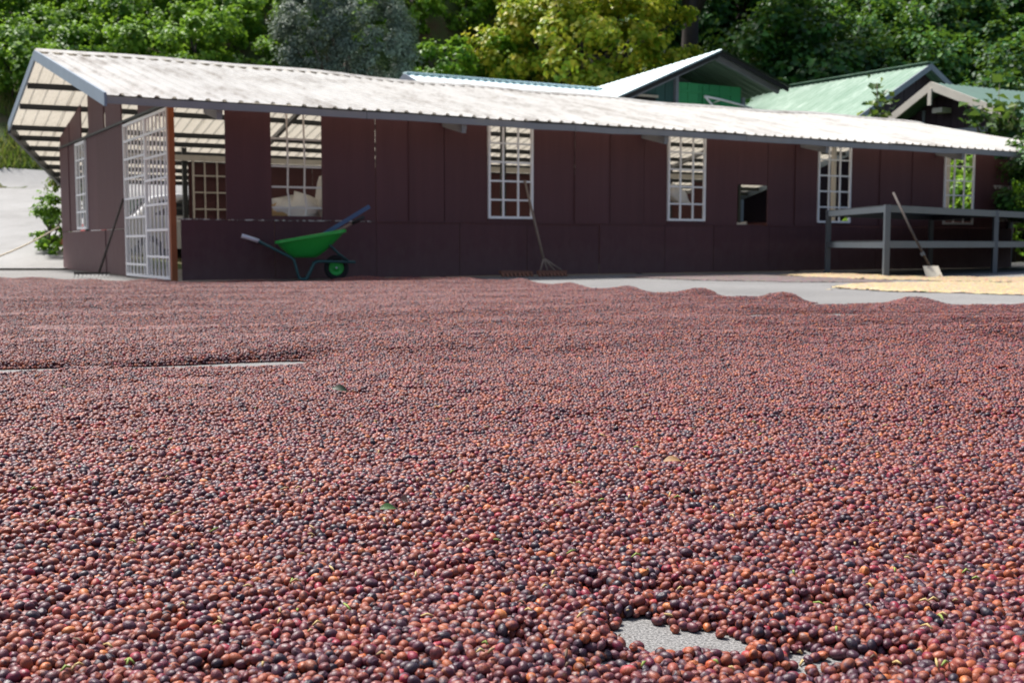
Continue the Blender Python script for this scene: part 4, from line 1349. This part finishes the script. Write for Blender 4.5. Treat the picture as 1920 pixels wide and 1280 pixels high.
# loose packing of cherries in one periodic tile (gravity + push-apart relaxation)
TILE = 0.54
RAD = 0.0052
Q = RAD / 0.0066
def pack(seed, L, n_layers=2.5):
    r_ = np.random.default_rng(seed)
    n = int(n_layers * L * L / (math.pi * RAD * RAD) * 0.84)
    rad = RAD * r_.normal(1.0, 0.10, n).clip(0.76, 1.25)
    p = np.stack([r_.uniform(0, L, n), r_.uniform(0, L, n), r_.uniform(0.004, 0.045, n)], 1)
    cs = RAD * 2.6
    nc = int(L / cs)
    cw = L / nc
    def pairs():
        ci = (p[:, 0] / cw).astype(int) % nc; cj = (p[:, 1] / cw).astype(int) % nc
        cell = ci * nc + cj
        order = np.argsort(cell, kind='stable')
        sc_ = cell[order]
        start = np.searchsorted(sc_, np.arange(nc * nc)); end = np.searchsorted(sc_, np.arange(nc * nc), 'right')
        A, B = [], []
        for dx, dy in ((0, 0), (1, 0), (0, 1), (1, 1), (1, -1)):
            ncell = ((ci + dx) % nc) * nc + (cj + dy) % nc
            cnt = end[ncell] - start[ncell]
            ia = np.repeat(np.arange(n), cnt)
            ofs = np.arange(cnt.sum()) - np.repeat(np.cumsum(cnt) - cnt, cnt)
            ib = order[start[ncell][ia] + ofs]
            if dx == 0 and dy == 0:
                k_ = ia < ib; ia, ib = ia[k_], ib[k_]
            A.append(ia); B.append(ib)
        A = np.concatenate(A); B = np.concatenate(B)
        d = p[A] - p[B]
        d[:, :2] -= L * np.round(d[:, :2] / L)
        k_ = (d * d).sum(1) < (RAD * 2.9) ** 2
        return A[k_], B[k_]
    for it in range(150):
        if it % 8 == 0:
            A, B = pairs()
        if it < 125:
            p[:, 2] -= 0.0009
        d = p[A] - p[B]
        d[:, :2] -= L * np.round(d[:, :2] / L)
        dist = np.sqrt((d * d).sum(1)) + 1e-9
        pen = (rad[A] + rad[B]) - dist
        k_ = pen > 0
        mv = d[k_] / dist[k_, None] * (pen[k_] * 0.42)[:, None]
        for ax in range(3):
            p[:, ax] += np.bincount(A[k_], mv[:, ax], n) - np.bincount(B[k_], mv[:, ax], n)
        p[:, 2] = np.maximum(p[:, 2], rad * 0.95)
        p[:, :2] %= L
    return p, rad
TP, TR = pack(4, TILE)
TOP = float(np.percentile(TP[:, 2] + TR, 97))
print('tile', len(TP), 'top', TOP)

# thickness of the cherry layer over the yard
DIPS = [(0.152, 1.300, 0.033, 0.050, 0.10), (0.203, 1.270, 0.040, 0.047, 0.10), (0.240, 1.250, 0.022, 0.032, 0.075), (0.305, 1.235, 0.03, 0.022, 0.042), (0.335, 1.205, 0.03, 0.02, 0.045),
        (0.10, 1.195, 0.035, 0.022, 0.07), (0.012, 1.245, 0.028, 0.022, 0.04), (0.10, 1.43, 0.025, 0.025, 0.03), (0.205, 1.435, 0.05, 0.028, 0.035), (0.37, 1.375, 0.04, 0.02, 0.03), (-0.30, 1.15, 0.03, 0.02, 0.05), (0.29, 1.165, 0.05, 0.02, 0.05), (0.40, 1.19, 0.03, 0.02, 0.05),
        (2.15, 5.95, 0.40, 0.25, 0.085), (2.75, 6.3, 0.40, 0.25, 0.09), (2.45, 5.1, 0.34, 0.24, 0.085), (1.9, 7.2, 0.4, 0.22, 0.07), (1.6, 5.8, 0.2, 0.2, 0.05), (2.3, 7.15, 0.3, 0.2, 0.045),
        (1.0, 9.0, 0.35, 0.22, 0.05), (0.5, 9.5, 0.3, 0.2, 0.04), (1.5, 8.0, 0.2, 0.3, 0.05)]
EX = [-20, -6.5, -4.3, -3.4, -2.6, -1.6, -0.9, 0.40, 1.45, 2.25, 3.25, 3.7, 4.6, 6.0]
EY = [15.2, 15.0, 13.9, 13.6, 13.9, 14.6, 15.4, 13.5, 10.8, 9.0, 8.9, 8.4, 7.0, 4.7]
def thickness(x, y):
    x = np.asarray(x, float); y = np.asarray(y, float)
    ye = np.interp(x, EX, EY)
    edge = ye - y
    scal = 0.24 * np.sin((x * 2.0 - y * 0.9) * 3.1 + 0.7) + 0.12 * np.sin(x * 7.3 + y * 2) + 0.08 * vnoise(x, y, 4)
    scal = scal * (0.3 + 0.7 * smooth(-2.5, 0.5, x))
    fall = smooth(-0.05, 0.75, edge * 0.75 + scal * 0.9)
    far = smooth(4.6, 6.0, y) * (0.65 + 0.5 * vnoise(x, y, 0.45))
    wav = 0.5 + 0.5 * np.sin((y - 0.22 * x + 0.25 * vnoise(x, y, 0.8)) * 2 * math.pi / 1.15)
    d = 0.028 + 0.006 * vnoise(x, y, 1.7) + 0.005 * vnoise(x, y, 5.0) + 0.004 * vnoise(x, y, 13)
    d = d + far * (0.048 * wav ** 1.6 - 0.018)
    d = d - 0.016 * (1 - wav) * far * (1 - smooth(1.0, 4.5, edge)) * smooth(-0.5, 1.2, x)
    # windrow across the middle distance and the raked furrow in front of it
    yr = 4.95 + 0.16 * x + 0.22 * vnoise(x, 0 * y, 0.9)
    d = d + 0.040 * np.exp(-((y - yr) / 0.42) ** 2)
    yf = 4.06 + 0.30 * (x + 1.2) + 0.05 * vnoise(x, y, 2.5)
    fw_ = smooth(-3.4, -2.9, x) * (1 - smooth(-1.0, -0.55, x)) * (1 - 0.75 * np.exp(-((x + 1.50) / 0.10) ** 2))
    d = d - 0.085 * np.exp(-((y - yf - 0.12) / (0.13 + 0.05 * vnoise(x, y, 1.9))) ** 4) * fw_ * (0.92 + 0.25 * vnoise(x, y, 2.2)) - 0.010 * np.exp(-((y - yf + 0.35) / 0.3) ** 2) * fw_
    d = d - 0.02 * np.exp(-((y - yf) / 0.3) ** 2) * smooth(-0.8, 0, x) * (1 - smooth(1.0, 2.0, x))
    # near-field mounds
    d = d + 0.016 * np.exp(-((y - 2.05) / 0.35) ** 2) * (0.6 + 0.6 * vnoise(x, y, 1.3))
    for dx, dy, rx, ry, dp in DIPS:
        q = ((x - dx) / rx) ** 2 + ((y - dy) / ry) ** 2
        d = d - dp * np.exp(-q ** 1.5 * 0.9) * (1 + 0.35 * vnoise(x, y, 22 if rx < 0.2 else 5))
    mounds = 0.036 * np.clip(np.sin((x * 2.0 - y * 0.9) * 3.1 + 0.7), 0, 1) * np.exp(-((edge - 0.45) / 0.5) ** 2) * smooth(7, 8, y)
    return np.clip(d + mounds, -0.05, 0.11) * fall - 0.012 * (1 - fall)

def half_width(y):
    return 0.4426 * y + 0.45
NEAR = 2.6
FAR0 = 0.80

def cherries_in(x0, x1, y0, y1, cond=None):
    """single cherries of the periodic packing within a rectangle, cut to the layer thickness"""
    out = []
    for i in range(int(math.floor(x0 / TILE)), int(math.floor(x1 / TILE)) + 1):
        for j in range(int(math.floor(y0 / TILE)), int(math.floor(y1 / TILE)) + 1):
            x = TP[:, 0] + i * TILE; y = TP[:, 1] + j * TILE
            k = (x >= x0) & (x < x1) & (y >= y0) & (y < y1) & (np.abs(x) < half_width(y))
            if not k.any():
                continue
            idx = np.nonzero(k)[0]
            x, y, zl, r_ = x[idx], y[idx], TP[idx, 2], TR[idx]
            D = thickness(x, y)
            base = np.maximum(D - TOP, 0.0)
            h = np.minimum(D, TOP)
            h1 = h + 0.35 * RAD * np.sin(idx * 12.9898)
            ok = (zl + r_ * 0.6 < h1) & (zl > h - 0.030 * Q)
            thin = (h > 0.0) & (h < 0.016 * Q) & (zl < 1.25 * RAD)
            ok |= thin & ((np.abs(np.sin(idx * 78.233 + i * 3.1 + j * 1.7)) * 0.016 * Q) < h)
            ok |= (D < 0) & (D > -0.04) & (zl < 1.2 * RAD) & (y < 1.6) & (np.abs(np.sin(idx * 45.164)) < 0.35)
            if cond is not None:
                ok &= cond(x, y)
            out.append(np.stack([x[ok], y[ok], zl[ok] + base[ok], r_[ok]], 1))
    return np.concatenate(out) if out else np.zeros((0, 4))

near = cherries_in(-half_width(NEAR), half_width(NEAR), FAR0, NEAR)
# far zone: cells of 0.11 m, full cells become clumps, ragged cells single cherries
CELL = TILE / 6
cells, ragged = [], []
gy = np.arange(int(NEAR / CELL) - 1, int(15.4 / CELL) + 1)
for jy in gy:
    y0 = jy * CELL
    hw = half_width(y0) + CELL
    ix = np.arange(math.floor(-hw / CELL), math.ceil(hw / CELL))
    X0 = ix * CELL
    S = []
    for ax in (0.0, 0.5, 1.0):
        for ay in (0.0, 0.5, 1.0):
            S.append(thickness(X0 + ax * CELL, np.full(len(ix), y0 + ay * CELL)))
    S = np.array(S)
    mn, mxv = S.min(0), S.max(0)
    full = (mn > TOP * 0.80) & (y0 >= NEAR)
    part = ~full & (mxv > 0.002)
    gx = (S[7] - S[1]) / CELL; gyv = (S[5] - S[3]) / CELL
    for k in np.nonzero(full)[0]:
        cells.append(((ix[k] + 0.5) * CELL, (jy + 0.5) * CELL, S[4][k] - TOP, gx[k], gyv[k], int(ix[k] % 6), int(jy % 6)))
    for k in np.nonzero(part)[0]:
        ragged.append((X0[k], y0))
rag = []
TI = (TP[:, 0] / CELL).astype(int).clip(0, 5) * 6 + (TP[:, 1] / CELL).astype(int).clip(0, 5)
GROUPS = [np.nonzero(TI == q)[0] for q in range(36)]
for X0, Y0 in ragged:
    i6, j6 = int(round(X0 / CELL)), int(round(Y0 / CELL))
    idx = GROUPS[(i6 % 6) * 6 + (j6 % 6)]
    x = TP[idx, 0] - (i6 % 6) * CELL + X0; y = TP[idx, 1] - (j6 % 6) * CELL + Y0
    zl, r_ = TP[idx, 2], TR[idx]
    D = thickness(x, y)
    h = np.minimum(D, TOP)
    ok = (zl + r_ * 0.6 < h + 0.3 * RAD * np.sin(idx * 12.9898)) & (zl > h - 0.028 * Q) & (y >= NEAR)
    ok |= (h > 0) & (h < 0.016 * Q) & (zl < 1.25 * RAD) & (np.abs(np.sin(idx * 78.233 + X0 * 31)) * 0.016 * Q < h) & (y >= NEAR)
    rag.append(np.stack([x[ok], y[ok], zl[ok] + np.maximum(D - TOP, 0)[ok], r_[ok]], 1))
rag = np.concatenate(rag)
print('near', len(near), 'cells', len(cells), 'ragged cherries', len(rag))

def rand_rot(r_, n):
    """mostly lying on their sides, some tipped"""
    tilt = np.where(r_.random(n) < 0.75, R(90) + r_.normal(0, 0.35, n), r_.uniform(0, math.pi, n))
    return np.stack([tilt, r_.uniform(-0.5, 0.5, n), r_.uniform(0, 6.283, n)], 1)

# --- the 300 nearest cherries in view are things of their own
F_ = 40.67 / 36
def in_view(a):
    p = R(4.82)
    dx, dy, dz = a[:, 0], a[:, 1], a[:, 2] - 0.45
    zc = dy * math.cos(p) - dz * math.sin(p)
    yc = dy * math.sin(p) + dz * math.cos(p)
    sx, sy = F_ * dx / zc, F_ * yc / zc
    return (np.abs(sx) < 0.493) & (sy > -0.325), zc
vis, zc = in_view(near)
hD = thickness(near[:, 0], near[:, 1])
topish = near[:, 2] + near[:, 3] > np.maximum(hD - 0.007, 0.007)
cand = np.nonzero(vis & topish)[0]
cand = cand[np.argsort(zc[cand])][:300]
r2 = np.random.default_rng(8)
rot = rand_rot(r2, len(near))
var = r2.integers(0, len(VARS), len(near))
scl = near[:, 3] * 1.04
def zone(x):
    for lim, nm in ((-0.42, 'left corner'), (-0.20, 'left side'), (0.03, 'middle left'), (0.24, 'beside bare concrete'), (0.42, 'right side')):
        if x < lim:
            return nm
    return 'right corner'
KIND = {0: 'smooth', 1: 'slightly dented', 2: 'ridged', 3: 'shrivelled'}
for i in cand:
    o = link('coffee_cherry', VARS[var[i]], None, tuple(near[i, :3]), tuple(rot[i]), float(scl[i]))
    tag(o, '%s coffee cherry in the front row, %s' % (KIND[STY[var[i]]], zone(near[i, 0])), 'coffee cherry', 'coffee cherries along the front edge of the spread')
rest = np.ones(len(near), bool)
rest[cand] = False

# --- all others: instanced over points
def instancer(name, label, pts, rot, scale, index, protos):
    me = bpy.data.meshes.new(name)
    me.vertices.add(len(pts))
    me.vertices.foreach_set('co', np.ascontiguousarray(pts, dtype=np.float32).ravel())
    for nm, tp, dat, key in (('rot', 'FLOAT_VECTOR', rot, 'vector'), ('scl', 'FLOAT', scale, 'value'), ('idx', 'INT', index, 'value')):
        a = me.attributes.new(nm, tp, 'POINT')
        a.data.foreach_set(key, np.ascontiguousarray(dat, dtype=np.int32 if tp == 'INT' else np.float32).ravel())
    pc = bpy.data.collections.new(name + '_shapes')
    for k, p in enumerate(protos):
        o = bpy.data.objects.new('%s_shape_%02d' % (name, k), p)
        pc.objects.link(o)
    g = bpy.data.node_groups.new(name, 'GeometryNodeTree')
    g.interface.new_socket('Geometry', in_out='INPUT', socket_type='NodeSocketGeometry')
    g.interface.new_socket('Geometry', in_out='OUTPUT', socket_type='NodeSocketGeometry')
    N = g.nodes.new
    gi, go = N('NodeGroupInput'), N('NodeGroupOutput')
    ci = N('GeometryNodeCollectionInfo')
    ci.inputs['Collection'].default_value = pc
    ci.inputs['Separate Children'].default_value = True
    ci.inputs['Reset Children'].default_value = True
    iop = N('GeometryNodeInstanceOnPoints')
    iop.inputs['Pick Instance'].default_value = True
    def attr(nm, tp):
        a = N('GeometryNodeInputNamedAttribute')
        a.data_type = tp
        a.inputs['Name'].default_value = nm
        return next(s for s in a.outputs if s.enabled and s.name == 'Attribute')
    L = g.links.new
    L(gi.outputs[0], iop.inputs['Points'])
    L(ci.outputs[0], iop.inputs['Instance'])
    e2r = N('FunctionNodeEulerToRotation')
    L(attr('rot', 'FLOAT_VECTOR'), e2r.inputs[0])
    L(e2r.outputs[0], iop.inputs['Rotation'])
    L(attr('scl', 'FLOAT'), iop.inputs['Scale'])
    L(attr('idx', 'INT'), iop.inputs['Instance Index'])
    L(iop.outputs[0], go.inputs[0])
    o = link(name, me)
    md = o.modifiers.new('scatter', 'NODES')
    md.node_group = g
    return tag(o, label, None, None, 'stuff')
r3 = np.random.default_rng(9)
instancer('spread_coffee_cherries', 'coffee cherries spread to dry over the yard, single fruits in front', near[rest, :3], rot[rest], scl[rest], var[rest], VARS)
# low-detail cherries for ragged far cells
LOWM = []
for v, f, nav in LOWV:
    me = np_mesh('far_cherry', v, f, M_CHERRY, True)
    LOWM.append(me)
instancer('sparse_coffee_cherries', 'thinly scattered coffee cherries around the bare strips of concrete', rag[:, :3], rand_rot(r3, len(rag)), rag[:, 3] * 1.04, r3.integers(0, len(STY), len(rag)), LOWM)
# clumps
clumps = []
for a in range(6):
    for b in range(6):
        idx = GROUPS[a * 6 + b]
        idx = idx[TP[idx, 2] > TOP - 0.032 * Q]
        vs, fs, o_ = [], [], 0
        rr_ = rand_rot(r3, len(idx))
        for q, i in enumerate(idx):
            v, f, nav = LOWV[int(r3.integers(0, len(STY)))]
            Rm = np.array(Euler(rr_[q]).to_matrix())
            vs.append((v * TR[i] * 1.04) @ Rm.T + np.array([TP[i, 0] - (a + 0.5) * CELL, TP[i, 1] - (b + 0.5) * CELL, TP[i, 2]]))
            fs.append(f + o_)
            o_ += len(v)
        clumps.append(np_mesh('cherry_clump', np.concatenate(vs), np.concatenate(fs), M_CHERRY_FAR, True))
cl = np.array(cells)
crot = np.stack([np.arctan(cl[:, 4]), -np.arctan(cl[:, 3]), np.zeros(len(cl))], 1)
instancer('distant_coffee_cherries', 'thick carpet of coffee cherries reaching to the shed', cl[:, :3], crot, np.ones(len(cl)), (cl[:, 5] * 6 + cl[:, 6]).astype(int), clumps)
# the buried fruit under the visible layers
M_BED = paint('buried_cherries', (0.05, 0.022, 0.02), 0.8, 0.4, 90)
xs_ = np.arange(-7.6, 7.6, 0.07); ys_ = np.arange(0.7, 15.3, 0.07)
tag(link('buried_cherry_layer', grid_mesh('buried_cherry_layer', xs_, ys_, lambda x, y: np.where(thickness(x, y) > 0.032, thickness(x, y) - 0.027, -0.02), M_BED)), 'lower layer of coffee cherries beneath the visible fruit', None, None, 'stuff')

# --- bits of plant and a few leaves on top
r4 = np.random.default_rng(15)
M_BIT = NT('plant_bits')
gq = M_BIT.n('NewGeometry')
M_BIT.base(M_BIT.ramp(gq.outputs['Random Per Island'], [(0.0, (0.42, 0.30, 0.12)), (0.4, (0.30, 0.20, 0.09)), (0.6, (0.20, 0.26, 0.05)), (0.8, (0.10, 0.055, 0.03)), (1.0, (0.5, 0.42, 0.25))], 'CONSTANT'))
M_BIT.set(Roughness=0.7)
mb = MB()
for _ in range(230):
    y = 1.12 + 2.4 * r4.random() ** 1.6
    x = r4.uniform(-1, 1) * (0.43 * y)
    z = max(float(thickness(x, y)), 0.0) + 0.0015
    a = r4.uniform(0, 6.28)
    l_ = r4.uniform(0.003, 0.008)
    dx, dy = math.cos(a) * l_, math.sin(a) * l_
    mb.tube([(x - dx, y - dy, z), (x, y, z + 0.003), (x + dx, y + dy, z + r4.uniform(-0.002, 0.005))], [0.0012, 0.0017, 0.0009], 5)
tag(mb.build('plant_bits', M_BIT.m, None, True), 'bits of stem and husk scattered over the coffee cherries', None, None, 'stuff')
def fallen_leaf(label, x, y, rz, L, mat, tilt):
    z = float(thickness(x, y)) + 0.006
    mb = MB()
    rows_ = []
    for i in range(9):
        t = i / 8
        wv = 0.30 * math.sin(math.pi * min(1, t * 0.95 + 0.03)) ** 0.8
        rows_.append([(L * (t - 0.5), L * wv * s, L * (0.10 * abs(s) * wv * 3 + 0.12 * math.sin(t * 3.0))) for s in (-1, -0.5, 0, 0.5, 1)])
    mb.rings(rows_, False)
    o = mb.mesh('fallen_leaf', mat, True, False)
    ob = link('fallen_leaf', o, None, (x, y, z), (tilt[0], tilt[1], rz))
    tag(ob, label, 'leaf')
    MB().tube([(L * 0.48, 0, L * 0.02), (L * 0.75, 0.0, L * 0.06)], L * 0.02, 5).build('leaf_stalk', mat, ob)
M_LG = paint('green_leaf', (0.035, 0.085, 0.014), 0.45, 0.25, 60)
M_LB = paint('brown_leaf', (0.26, 0.17, 0.12), 0.7, 0.3, 60)
M_LD = paint('dark_green_leaf', (0.014, 0.028, 0.008), 0.5, 0.3, 60)
M_LY = paint('ochre_leaf', (0.26, 0.14, 0.05), 0.6, 0.3, 60)
def gpt(px, py):
    p = R(4.82)
    a = (px - 960) / 2169; b = (640 - py) / 2169
    dy = math.cos(p) + b * math.sin(p); dz = -math.sin(p) + b * math.cos(p)
    t = (0.045 - 0.45) / dz
    return a * t, dy * t
for lb, px, py, rz_, L_, mt, tl in (('small green leaf lying on the cherries near the middle', 727, 958, 0.5, 0.026, M_LG, (0.45, 0.1)), ('dry brown leaf standing up beside the small green leaf', 757, 943, 1.2, 0.024, M_LB, (1.1, 0.3)),
                                    ('dark curled leaf behind the raked furrow end', 637, 722, 0.2, 0.045, M_LD, (0.6, 0.2)), ('flat ochre leaf on the cherries right of the middle', 1260, 873, 0.1, 0.032, M_LY, (0.35, 0.0))):
    x, y = gpt(px, py)
    fallen_leaf(lb, x, y, rz_, L_, mt, tl)
